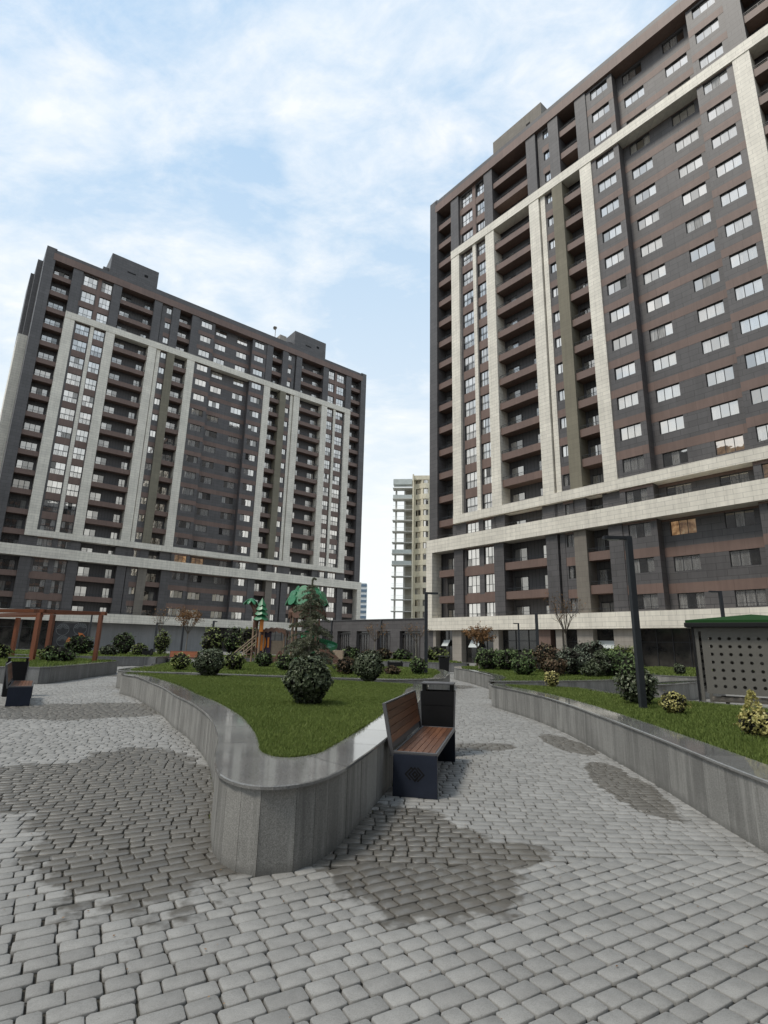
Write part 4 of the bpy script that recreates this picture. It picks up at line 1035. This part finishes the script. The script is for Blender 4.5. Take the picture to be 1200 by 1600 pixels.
# ------------------------------------------------------------------ towers
FH=3.15; B2t=17.28
def Sk(k): return B2t+FH*k
W0=63.5
def tower(origin,ang,s,dz,label,vis,gf,lit=(),side=False,openwin=()):
    t=empty('apartment_tower',(origin[0],origin[1],dz),ang); tag(t,label,'apartment tower','twin apartment towers')
    mir=lambda a,b:(W0-b,W0-a)
    U=lambda u:u*s
    # core and infill walls -------------------------------------------------
    wl_=MB(); D=18.
    wl_.box((U(.02),1.6,-1),(U(W0-.02),D,64.9),1)
    # end walls
    for a,b in ((0,1.4),(W0-1.4,W0)): ew=MB(); ew.box((U(a),-.1,14.3),(U(b),D+.2,65.7)); ew.build('end_wall',M_dark,t)
    bays=[]   # (u0,u1,y,windows,type)
    def both(u0,u1,y,wins,typ):
        bays.append((u0,u1,y,wins,typ)); bays.append((W0-u1,W0-u0,y,[(W0-b,W0-a) for a,b in wins][::-1],typ))
    both(5.45,10.04,.35,[(5.75,7.68),(8.38,9.95)],'tall')
    both(18.83,19.95,.32,[(19.0,19.9)],'small')
    both(24.82,27.9,.15,[(25.35,27.35)],'wide')
    bays.append((27.9,31.75,1.2,[(28.55,30.65)],'wide')); bays.append((31.75,35.6,1.2,[(32.85,34.95)],'wide'))
    zspan={'tall':(-.08,1.92),'small':(.6,1.82),'wide':(.55,1.85)}
    wins=[]
    ks=list(range(-4,15))
    for (u0,u1,y,ww,typ) in bays:
        yb=1.598; edges=[u0]
        for a,b in ww: edges+=[a,b]
        edges.append(u1)
        e0,e1=(.002 if y<1 else 0.001),0
        for i in range(0,len(edges),2): 
            if edges[i+1]-edges[i]>.01: wl_.box((U(edges[i])+.003,y,3.7),(U(edges[i+1])-.003,yb,63.9),0)
        za,zb=zspan[typ]
        for (a,b) in ww:
            prev=3.7
            for k in ks:
                z0=Sk(k)+za; z1=Sk(k)+zb
                if k==-4 and typ!='tall': pass
                br=prev
                # spandrel with brown part
                if typ=='tall': wl_.box((U(a)-.003,y+.02,prev),(U(b)+.003,yb,z0),2)
                else: wl_.box((U(a)-.003,y,prev),(U(b)+.003,yb,z0),0)
                wins.append((U(a),U(b),z0,z1,y+.16,typ,k))
                prev=z1
            wl_.box((U(a)-.003,y,prev),(U(b)+.003,yb,63.9),0)
        if typ!='tall':
            for k in ks:      # brown courses above the window heads
                if k==14: continue
                z0=Sk(k)+1.86; z1=z0+.84
                wl_.box((U(u0)+.001,y-.012,z0),(U(u1)-.001,y-.0005,z1),2)
        else:
            for k in (-4,-3,-2,12,13):
                z0=Sk(k)+1.97; z1=z0+.92; wl_.box((U(u0)+.001,y-.012,z0),(U(u1)-.001,y-.0005,z1),2)
    # side faces of the bays that stick out past the recess
    wl_.build('wall',[M_dark,M_back,M_brown],t)
    # dark wall between the two lower bands
    # piers ------------------------------------------------------------------
    piers=[(4.03,5.45,0,'p'),(10.04,11.4,0,'p'),(16.77,18.11,0,'p'),(18.25,18.83,.22,'p'),(19.95,21.25,-.02,'o'),(23.49,24.82,0,'p'),(7.78,8.3,.12,'t')]
    zb2,zb3=17.28,53.9
    for (a,b,y,ty) in piers:
        for (c,d) in ((a,b),(W0-b,W0-a)):
            x0,x1=U(c),U(d)
            mb=MB(); mb.box((x0,y,zb2-.01),(x1,1.6,zb3+.01)); mb.build('stone_pier' if ty!='o' else 'olive_pier',M_olive if ty=='o' else M_stone,t)
            mb=MB(); yy=y if ty!='t' else .2
            if ty=='t': mb.box((x0,.3,55.),(x1,1.55,63.6))
            else:
                mb.box((x0,yy+(.12 if (c>18.2 and c<18.5) or (W0-d>18.2 and W0-d<18.5) else 0),55.),(x1,1.6,63.6))
            mb.build('upper_pier',M_dark if ty!='t' else M_brown,t)
            if ty=='t': continue
            mb=MB(); mb.box((x0,y+.05,4.9),(x1,1.6,13.1)); mb.build('lower_pier',M_taupe if ty=='o' else M_dark,t)
            mb=MB(); mb.box((x0-(.5 if c<W0/2 else 0),.42,14.5),(x1+(0.5 if c>W0/2 else 0),1.6,16.4)); mb.build('middle_pier',M_dark,t)
    # bands ---------------------------------------------------------------------
    def band(name,a,b,y0,y1,z0,z1,mat=M_stone):
        mb=MB(); mb.box((U(a),y0,z0),(U(b),y1,z1)); return mb.build(name,mat,t)
    band('stone_band',4.03,W0-4.03,-.06,1.34,zb3,55.08)
    band('stone_band',4.03,W0-4.03,-.06,1.34,16.27,zb2)
    E=.3/s
    band('stone_band',-E,W0+E,-.36,1.3,13.03,14.66)
    band('stone_band',-E,W0+E,-.36,1.3,3.61,5.06)
    for a,b in ((-E,.72),(W0-.72,W0+E)): band('stone_pier',a,b,-.355,1.3,5.05,13.04)
    for a,b in ((-E,0.-.01),(W0+.01,W0+E)): 
        mb=MB(); mb.box((U(a),1.3,3.61),(U(b),D,14.66)); mb.build('side_cladding',M_stone,t)
    for zt in (5.06,14.66):   # thin railing along the terrace edges
        mb=MB(); mb.box((U(.1),-.3,zt+.32),(U(W0-.1),-.27,zt+.35))
        for i in range(int(W0/1.5)): x=U(.3+i*1.5); mb.box((x-.012,-.297,zt),(x+.012,-.273,zt+.32))
        mb.build('terrace_railing',M_metal,t)
    band('cornice',1.1,W0-1.1,-.14,1.7,63.55,64.85,M_brown)
    band('parapet_cap',1.1,W0-1.1,-.1,1.7,64.86,65.45,M_dark)
    band('upper_parapet',10.5,W0-10.5,1.9,2.2,64.9,67.2,M_dark)
    mb=MB(); mb.box((U(0),.0,64.9),(U(W0),D,65.3)); mb.build('roof',M_dark,t)
    for a,b in ((9.5,17.4),(W0-17.4,W0-9.5)):
        mb=MB(); mb.box((U(a),3.,65.3),(U(b),12,71.6)); mb.box((U((a+b)/2-1.2),2.96,68.9),(U((a+b)/2+.2),2.99,69.1),1); mb.box((U((a+b)/2+1.6),2.96,69.4),(U((a+b)/2+2.2),2.99,69.9),1)
        mb.build('roof_room',[M_dark if side else M_taupe,M_hole],t)
        mb=MB(); mb.box((U(a)-1.,4.,65.3),(U(a)-.01,8,68.8)); mb.build('vent_room',M_dark,t)
    if side:
        mb=MB(); a=U(W0-17.4); mb.box((a-3.2,4.,65.3),(a-1.6,6.5,69.8)); mb.build('vent_room',M_taupe2,t)
        mb=MB(); mb.tube([(a-4.5,4,65.3),(a-4.5,4,70.6)],.07,6); mb.tube([(a-4.9,3.6,70.5),(a-4.5,3.9,70.9),(a-4.3,4.1,71.)],[.42,.3,.06],12); mb.build('satellite_dish',M_taupe2,t)
    # balconies ------------------------------------------------------------------
    bcols=[(1.4,4.03,'A'),(11.4,16.77,'B'),(21.25,23.49,'C')]
    bal=[]
    allc=bcols+[(W0-b,W0-a,c) for a,b,c in bcols]
    meshes={}
    for (a,b,c) in allc:
        w_=U(b)-U(a)
        mb=MB(); mb.box((.004,.24,-1.02),(w_-.004,.4,-.2),0); mb.box((.004,.4,-1.0),(w_-.004,1.59,-.85),0)
        m_par=mb.mesh('balcony',[M_brown])
        mb=MB(); mb.box((.01,.27,.12),(w_-.01,.31,.16)); mb.box((.01,.28,-.05),(w_-.01,.3,-.03))
        n=int(w_/.9)
        for i in range(n+1): x=.03+i*(w_-.06)/max(1,n); mb.box((x-.015,.275,-.2),(x+.015,.305,.12))
        m_rail=mb.mesh('railing',[M_metal])
        m_door=[]
        doors=[(.25,w_-.35)] if c!='B' else ([(.35,2.),(w_-1.35,w_-.35)] if a<W0/2 else [(.35,1.35),(w_-2.,w_-.35)])
        for (x0,x1) in doors:
            mb=MB(); np_=max(2,round((x1-x0)/.75)); pw=(x1-x0)/np_
            for i in range(np_):
                xa=x0+i*pw; mb.box((xa+.04,1.565,-.82),(xa+pw-.04,1.58,1.36),1); mb.box((xa,1.53,-.85),(xa+.04,1.6,1.4),0)
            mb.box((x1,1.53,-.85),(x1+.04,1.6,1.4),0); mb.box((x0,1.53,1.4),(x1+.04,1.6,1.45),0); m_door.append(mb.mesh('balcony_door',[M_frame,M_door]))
        meshes[(a,b)]=(m_par,m_rail,m_door)
    cand=[(k,c) for c in allc for k in ks]
    rk=lambda kc: -vis(U((kc[1][0]+kc[1][1])/2),Sk(kc[0]))
    cand.sort(key=rk)
    ind=cand[:98]; rest=cand[98:]
    for k,(a,b,c) in ind:
        m1,m2,m3=meshes[(a,b)]
        o=link('balcony',m1,t,(U(a),0,Sk(k))); o['label']='brown fronted balcony'
        link('railing',m2,o)
        for md in m3: link('balcony_door',md,o)
    def merged(items,name,mats):
        V=[];F=[];Mi=[];T=[]; base=0
        for me,loc in items:
            for v in me.vertices: V.append((v.co.x+loc[0],v.co.y+loc[1],v.co.z+loc[2]))
            for p in me.polygons: F.append(tuple(base+i for i in p.vertices)); Mi.append(mats.index(me.materials[p.material_index])); 
            T+= [d.value for d in me.attributes['tone'].data]; base+=len(me.vertices)
        mb=MB(); mb.v=V;mb.f=F;mb.m=Mi;mb.t=[(x+hash(i//6)%97/97.)%1 for i,x in enumerate(T)]
        o=mb.build(name,mats,t); o['kind']='stuff'; return o
    if rest:
        it=[]
        for k,(a,b,c) in rest:
            m1,m2,m3=meshes[(a,b)]
            for m_ in [m1,m2]+m3: it.append((m_,(U(a),0,Sk(k))))
        merged(it,'balconies_beyond',[M_brown,M_metal,M_frame,M_door])
    # windows -----------------------------------------------------------------------
    wm={}
    def win_mesh(w_,h,typ,k,litp):
        key=(round(w_,2),round(h,2),typ,k>=12 or k<0,litp)
        if key in wm: return wm[key]
        fr=MB(); pn=MB(); np_={'tall':3,'small':2,'wide':3}[typ]; ft=.045
        fr.box((0,0,0),(w_,.07,ft)); fr.box((0,0,h-ft),(w_,.07,h)); 
        for i in range(np_+1): x=i*(w_-ft)/np_; fr.box((x,-.002,ft),(x+ft,.07,h-ft))
        rows=[(0,h)]
        if typ=='tall' :
            fr.box((ft,.002,h*.42),(w_-ft,.068,h*.42+.04)); rows=[(0,h*.43),(h*.43,h)]
        for i in range(np_):
            for (ra,rb) in rows:
                x0=i*(w_-ft)/np_+ft; x1=(i+1)*(w_-ft)/np_
                pn.face([(x0,.03,ra+.02),(x1,.03,ra+.02),(x1,.03,rb-.02),(x0,.03,rb-.02)],0)
        rail=None
        if typ=='tall' and 0<=k<12:
            rail=MB(); rail.box((.02,-.1,h*.45),(w_-.02,-.07,h*.45+.04))
            n=9
            for i in range(n): x=.05+i*(w_-.1)/(n-1); rail.box((x-.008,-.095,.02),(x+.008,-.075,h*.45))
            rail=rail.mesh('guard_rail',[M_metal])
        if k<12 and typ=='wide': pass
        wm[key]=(fr.mesh('window',[M_frame]),pn.mesh('pane',[M_lit if litp else M_pane]),rail); return wm[key]
    wins.sort(key=lambda q:-vis((q[0]+q[1])/2,q[2]))
    rest=[]
    for n,(x0,x1,z0,z1,y,typ,k) in enumerate(wins):
        lp=any(abs((x0+x1)/2-lx)<1.2 and k==lk for lx,lk in lit)
        fr,pn,rail=win_mesh(x1-x0,z1-z0,typ,k,lp)
        if n<99 or lp:
            o=link('window',fr,t,(x0,y,z0)); link('pane',pn,o)
            if lp: o['label']='window lit warm orange from inside'
            if rail: link('guard_rail',rail,o)
        else:
            rest.append((fr,(x0,y,z0))); rest.append((pn,(x0,y,z0)))
            if rail: rest.append((rail,(x0,y,z0)))
    merged(rest,'windows_beyond',[M_frame,M_pane,M_metal])
    # storey between the two lower bands: recessed wall with windows -----------------
    # ground floor --------------------------------------------------------------------
    gfm={'d':M_dark,'t':M_taupe2,'b':M_brown,'g':M_shop,'w':M_greywall}
    for (a,b,ty) in gf:
        mb=MB()
        if ty=='g':
            mb.box((U(a),1.0,-1),(U(b),1.1,3.6),0)
            o=mb.build('shopfront',M_shop,t); n=max(1,int(U(b-a)/1.25)); f=MB()
            for i in range(n+1): x=U(a)+.03+i*(U(b-a)-.06)/n; f.box((x-.03,.93,-1),(x+.03,.999,3.6))
            f.box((U(a),.94,2.45),(U(b),.998,2.52)); f.build('shop_frame',M_frame,o)
        else:
            mb.box((U(a),.9 if ty in 'wd' else .12,-1),(U(b),1.5,3.6),0); mb.build('ground_wall',gfm[ty],t)
    for (u,z,w_,h,tl) in openwin:
        mb=MB(); Mx=Matrix.Translation((U(u),.9,z+h))@Matrix.Rotation(R(tl),4,'X'); mb.box((0,-.03,-h),(w_,0,0),M=Mx); mb.build('open_window',M_awn,t)
    if side:   # stepped flank on the left end, pale cladding below
        mb=MB(); mb.box((-.75,4.5,50.5),(-.01,12,65.4)); mb.build('flank',M_dark,t)
        mb=MB(); mb.box((-1.3,7.,50.5),(-.76,14,63.8)); mb.build('flank',M_dark,t)
        mb=MB(); mb.box((-1.35,4.2,14.66),(-.01,12,50.45)); mb.build('flank_cladding',M_stone,t)
        a=W0*s; mb=MB(); mb.box((a+.01,3.2,14.6),(a+.5,9,51.)); mb.build('flank_cladding',M_stone,t)
    return t
M_greywall=m_cladding('plain grey render',(.23,.233,.235),4.2,2.4,.006,.8,.05,.8)
RO=(5.917,67.274); RA=-.87672; LO=(-58.216,78.39); LA=.67608
def visf(o,a):
    ca,sa=math.cos(a),math.sin(a)
    def f(x,z):
        X=o[0]+ca*x; Y=o[1]+sa*x
        d=Vector((X,Y,z-1.6)); dep=d.dot(fw)
        if dep<1: return -1e9
        px=600+FPX*d.dot(rt)/dep; py=800-FPX*d.dot(up)/dep
        inn=(-30<px<1230) and (-30<py<1100)
        nrm=Vector((math.sin(a),-math.cos(a),0)); siz=abs(d.dot(nrm))/d.length**3
        return siz*(1 if inn else .001)
    return f
RG=[(0,.9,'t'),(.9,3.6,'g'),(3.6,5.0,'t'),(5.0,9.6,'g'),(9.6,10.3,'t'),(10.3,15.2,'g'),(15.2,16.7,'b'),(16.7,17.3,'g'),(17.3,18.0,'t'),(18.0,19.6,'g'),(19.6,21.2,'t'),(21.2,23.2,'g'),(23.2,25.2,'b2'),(25.2,30.6,'g'),(30.6,31.6,'t'),(31.6,38,'g'),(38,40,'t'),(40,46,'g'),(46,48,'t'),(48,W0,'g')]
RG=[(a,b,'t' if c=='b2' else c) for a,b,c in RG]
tower(RO,RA,1.,0.,'nearer apartment tower on the right with sunlit beige stone frames',visf(RO,RA),RG,lit=((29.6,-2),(34.,0),(36.4,-1)),
      openwin=((1.6,1.6,1.0,.9,-38),(5.9,1.5,1.4,1.1,-35),(21.4,1.6,1.6,.95,-42)))
LG=[(0,3,'d'),(3,5.2,'g'),(5.2,5.8,'d'),(5.8,13.0,'g'),(13.0,33.6,'w'),(33.6,42.5,'g'),(42.5,44,'d'),(44,52,'g'),(52,W0,'d')]
tower(LO,LA,1.0713,.793*.85,'farther apartment tower on the left in shade, standing diagonally across the court',visf(LO,LA),LG,lit=((26.4*1.0713,-1),(29.6*1.0713,-1)),side=True)

# wheel mural on the shopfront of the left tower ------------------------------------
def mural():
    t=empty('mural_panel',(LO[0]+math.cos(LA)*10.4+math.sin(LA)*.2,LO[1]+math.sin(LA)*10.4-math.cos(LA)*.2,0),LA)
    tag(t,'dark mural panel with curved wheel shapes and orange figures behind the pergola','mural')
    mb=MB(); mb.box((0,0,0),(4.6,.08,4.0)); mb.build('panel',m_plain('dark mural ground',(.03,.03,.033),.5,.4,1.5),t)
    g=m_plain('mural grey',(.16,.17,.17),.6); o=m_plain('mural orange',(.55,.16,.04),.6,.3,3); mb=MB()
    for cx,cz,r_ in ((1.1,3.0,.8),(3.5,3.2,.85),(1.3,1.3,.7),(3.2,1.5,.75)):
        for k in range(9):
            a=.3+k*.33; mb.face([(cx+r_*f*math.cos(b),-.004,cz+r_*f*math.sin(b)) for f,b in ((.35,a),(1,a-.04),(1,a+.09),(.35,a+.1))])
        for k in range(16):
            a0=2*PI*k/16;a1=2*PI*(k+1)/16; mb.face([(cx+r_*1.05*math.cos(a0),-.006,cz+r_*1.05*math.sin(a0)),(cx+r_*1.05*math.cos(a1),-.006,cz+r_*1.05*math.sin(a1)),(cx+r_*1.12*math.cos(a1),-.006,cz+r_*1.12*math.sin(a1)),(cx+r_*1.12*math.cos(a0),-.006,cz+r_*1.12*math.sin(a0))])
    mb.build('wheel_lines',g,t)
    mb=MB(); 
    for pts in (((1.9,.5),(2.3,.5),(2.5,1.6),(2.1,1.9),(1.8,1.3)),((3.6,1.9),(4.3,1.4),(4.5,1.9),(3.9,2.5),(3.3,2.6)),((4.1,.7),(4.5,.7),(4.4,1.3))): mb.face([(x,-.008,z) for x,z in pts])
    mb.build('orange_shapes',o,t)
mural()

# low link building -----------------------------------------------------------------
def link_building():
    a=Vector((-12.2,84.4,0)); b=Vector((6.3,67.0,0)); d=b-a; ln=d.length; t=empty('link_building',a,math.atan2(d.y,d.x)); tag(t,'low dark grey single storey building joining the two towers','building')
    mb=MB(); mb.box((0,.6,-.5),(ln,9,4.96)); mb.box((0,-.0,3.55),(ln,.599,5.0))
    x=.3; ops=[]
    cols=[(0,1.0),(3.6,4.9),(7.2,8.2),(10.9,12.1),(14.6,16.0),(18.4,20),(23.4,ln)]
    for c0,c1 in cols: mb.box((c0,.001,-.5),(c1,.598,3.549))
    mb.build('wall',M_dark,t)
    for i in range(len(cols)-1):
        x0,x1=cols[i][1],cols[i+1][0]; g=MB(); g.box((x0,.5,-.5),(x1,.55,3.5)); o=g.build('shopfront',M_shop,t); f=MB(); n=max(3,int((x1-x0)/.45))
        for k in range(n+1): xx=x0+.03+(x1-x0-.06)*k/n; f.box((xx-.04,.42,-.5),(xx+.04,.499,3.3))
        f.box((x0,.43,3.1),(x1,.498,3.3)); f.build('shop_frame',M_dark,o)
    mb=MB(); mb.box((-.2,-.12,5.005),(ln,9.,5.1)); mb.build('roof_edge',M_greyst,t)
    for x in (6.9,16.7): mb=MB(); mb.box((x,-.13,-.5),(x+.16,-.005,5.0)); mb.build('downpipe',M_metal,t)
link_building()

# far cream block with open balcony slabs ---------------------------------------------
def cream_block():
    t=empty('cream_block',(2.8,145,0),R(-6)); tag(t,'distant curved cream apartment block with open concrete balcony slabs between the towers','apartment block')
    cr=m_cladding('cream render',(.80,.74,.58),50,3.1,.02,.8,.04,.8); con=m_plain('pale concrete',(.6,.6,.56),.8,.1,.6); H=48
    mb=MB()   # bowed cream front
    xs=[5.2+.7*i for i in range(21)]
    def fy(x): return 2.2-2.4*math.sin((x-5.2)/14*PI*2.0)**2*.6
    fl=3.1; n=15
    for k in range(n):
        z=1.5+k*fl
        for i in range(20):
            xa,xb=xs[i],xs[i+1]; ya,yb=fy(xa),fy(xb)
            mb.face([(xa,ya,z),(xb,yb,z),(xb,yb,z+1.45),(xa,ya,z+1.45)]); 
            mb.face([(xa,ya,z+1.45),(xb,yb,z+1.45),(xb,yb+.6,z+1.45),(xa,ya+.6,z+1.45)]); mb.face([(xa,ya,z),(xa,ya+.6,z),(xb,yb+.6,z),(xb,yb,z)])
            if i%3==0 or i>=18: mb.face([(xa,ya+.05,z+1.45),(xb,yb+.05,z+1.45),(xb,yb+.05,z+fl),(xa,ya+.05,z+fl)])
    mb.box((5.2,3.0,0),(19.5,12,H-.5)); mb.box((5.0,.3,0),(5.4,3.2,H+.8)); mb.box((5.2,1.,H-.6),(19.5,12,H+.6)); mb.build('wall',cr,t)
    for k in range(n):
        z=1.5+k*fl+1.5
        for j in range(1,18,3):
            g=MB()
            for i in (j,j+1): xa,xb=xs[i],xs[i+1]; g.face([(xa,fy(xa)+.5,z),(xb,fy(xb)+.5,z),(xb,fy(xb)+.5,z+1.5),(xa,fy(xa)+.5,z+1.5)])
            g.build('window',M_pane,t)
    mb=MB(); mb.box((2.9,3.2,0),(5.,11,H-3)); mb.build('inner_wall',m_plain('pale inner wall',(.5,.48,.42),.8),t)
    for k in range(n):
        z=1.5+k*fl; mb=MB(); mb.box((-.5,.3,z-.2),(5.,3.2,z)); mb.build('balcony_slab',con,t)
        mb=MB()
        if k in (2,7,8,13): mb.box((-.4,.35,z+.001),(4.9,.42,z+1.0))
        else:
            mb.box((-.4,.35,z+.95),(4.9,.4,z+1.0)); mb.box((-.4,.35,z+.5),(4.9,.38,z+.53))
        if k==n-1: mb.box((-.4,.35,z+1.0),(4.9,3.,z+2.5))
        mb.build('parapet',m_rail2,t)
    mb=MB()
    for x in (.1,2.6): mb.box((x,2.4,0),(x+.5,2.9,H-3))
    mb.build('column',con,t)
m_rail2=m_plain('pale balcony rail',(.55,.6,.58),.4,.1,1)
cream_block()
# distant striped tower
def stripes():
    t=empty('striped_tower',(-9.6,260,0)); tag(t,'tiny distant white tower with blue glass stripes beside the left tower','tower')
    mb=MB(); mb.box((-6,.1,0),(2.05,12,30.9)); mb.build('wall',m_plain('far white wall',(.62,.65,.66),.7),t)
    gl=m_plain('far blue glass',(.14,.2,.27),.2)
    for k in range(7): mb=MB(); mb.box((-6,-.1,14.2+k*2.5),(2.3,.09,15.4+k*2.5)); mb.build('window_strip',gl,t)
    mb=MB(); mb.box((-6,-.3,11.2),(1.7,.0,13.2)); mb.build('lower_band',m_plain('far pale wall',(.6,.6,.58),.7),t)
stripes()
# towers outside the picture that close the court; the windows mirror them
def outer(x,y,rz,w_,h,label):
    t=empty('apartment_block',(x,y,0),rz); tag(t,label,'apartment block','blocks closing the courtyard')
    mb=MB(); mb.box((0,0,0),(w_,16,h)); mb.build('wall',M_dark,t)
    mb=MB()
    for k in range(int(h/3.15)-1): mb.box((0,-.15,4+k*3.15),(w_,-.01,4.9+k*3.15))
    mb.build('brown_band',M_brown,t)
outer(-86,42,R(-82),64,52,'dark apartment block outside the picture to the left')
outer(52,-8,R(-160),62,52,'dark apartment block outside the picture behind the camera to the right')

print('objects',len(bpy.data.objects))
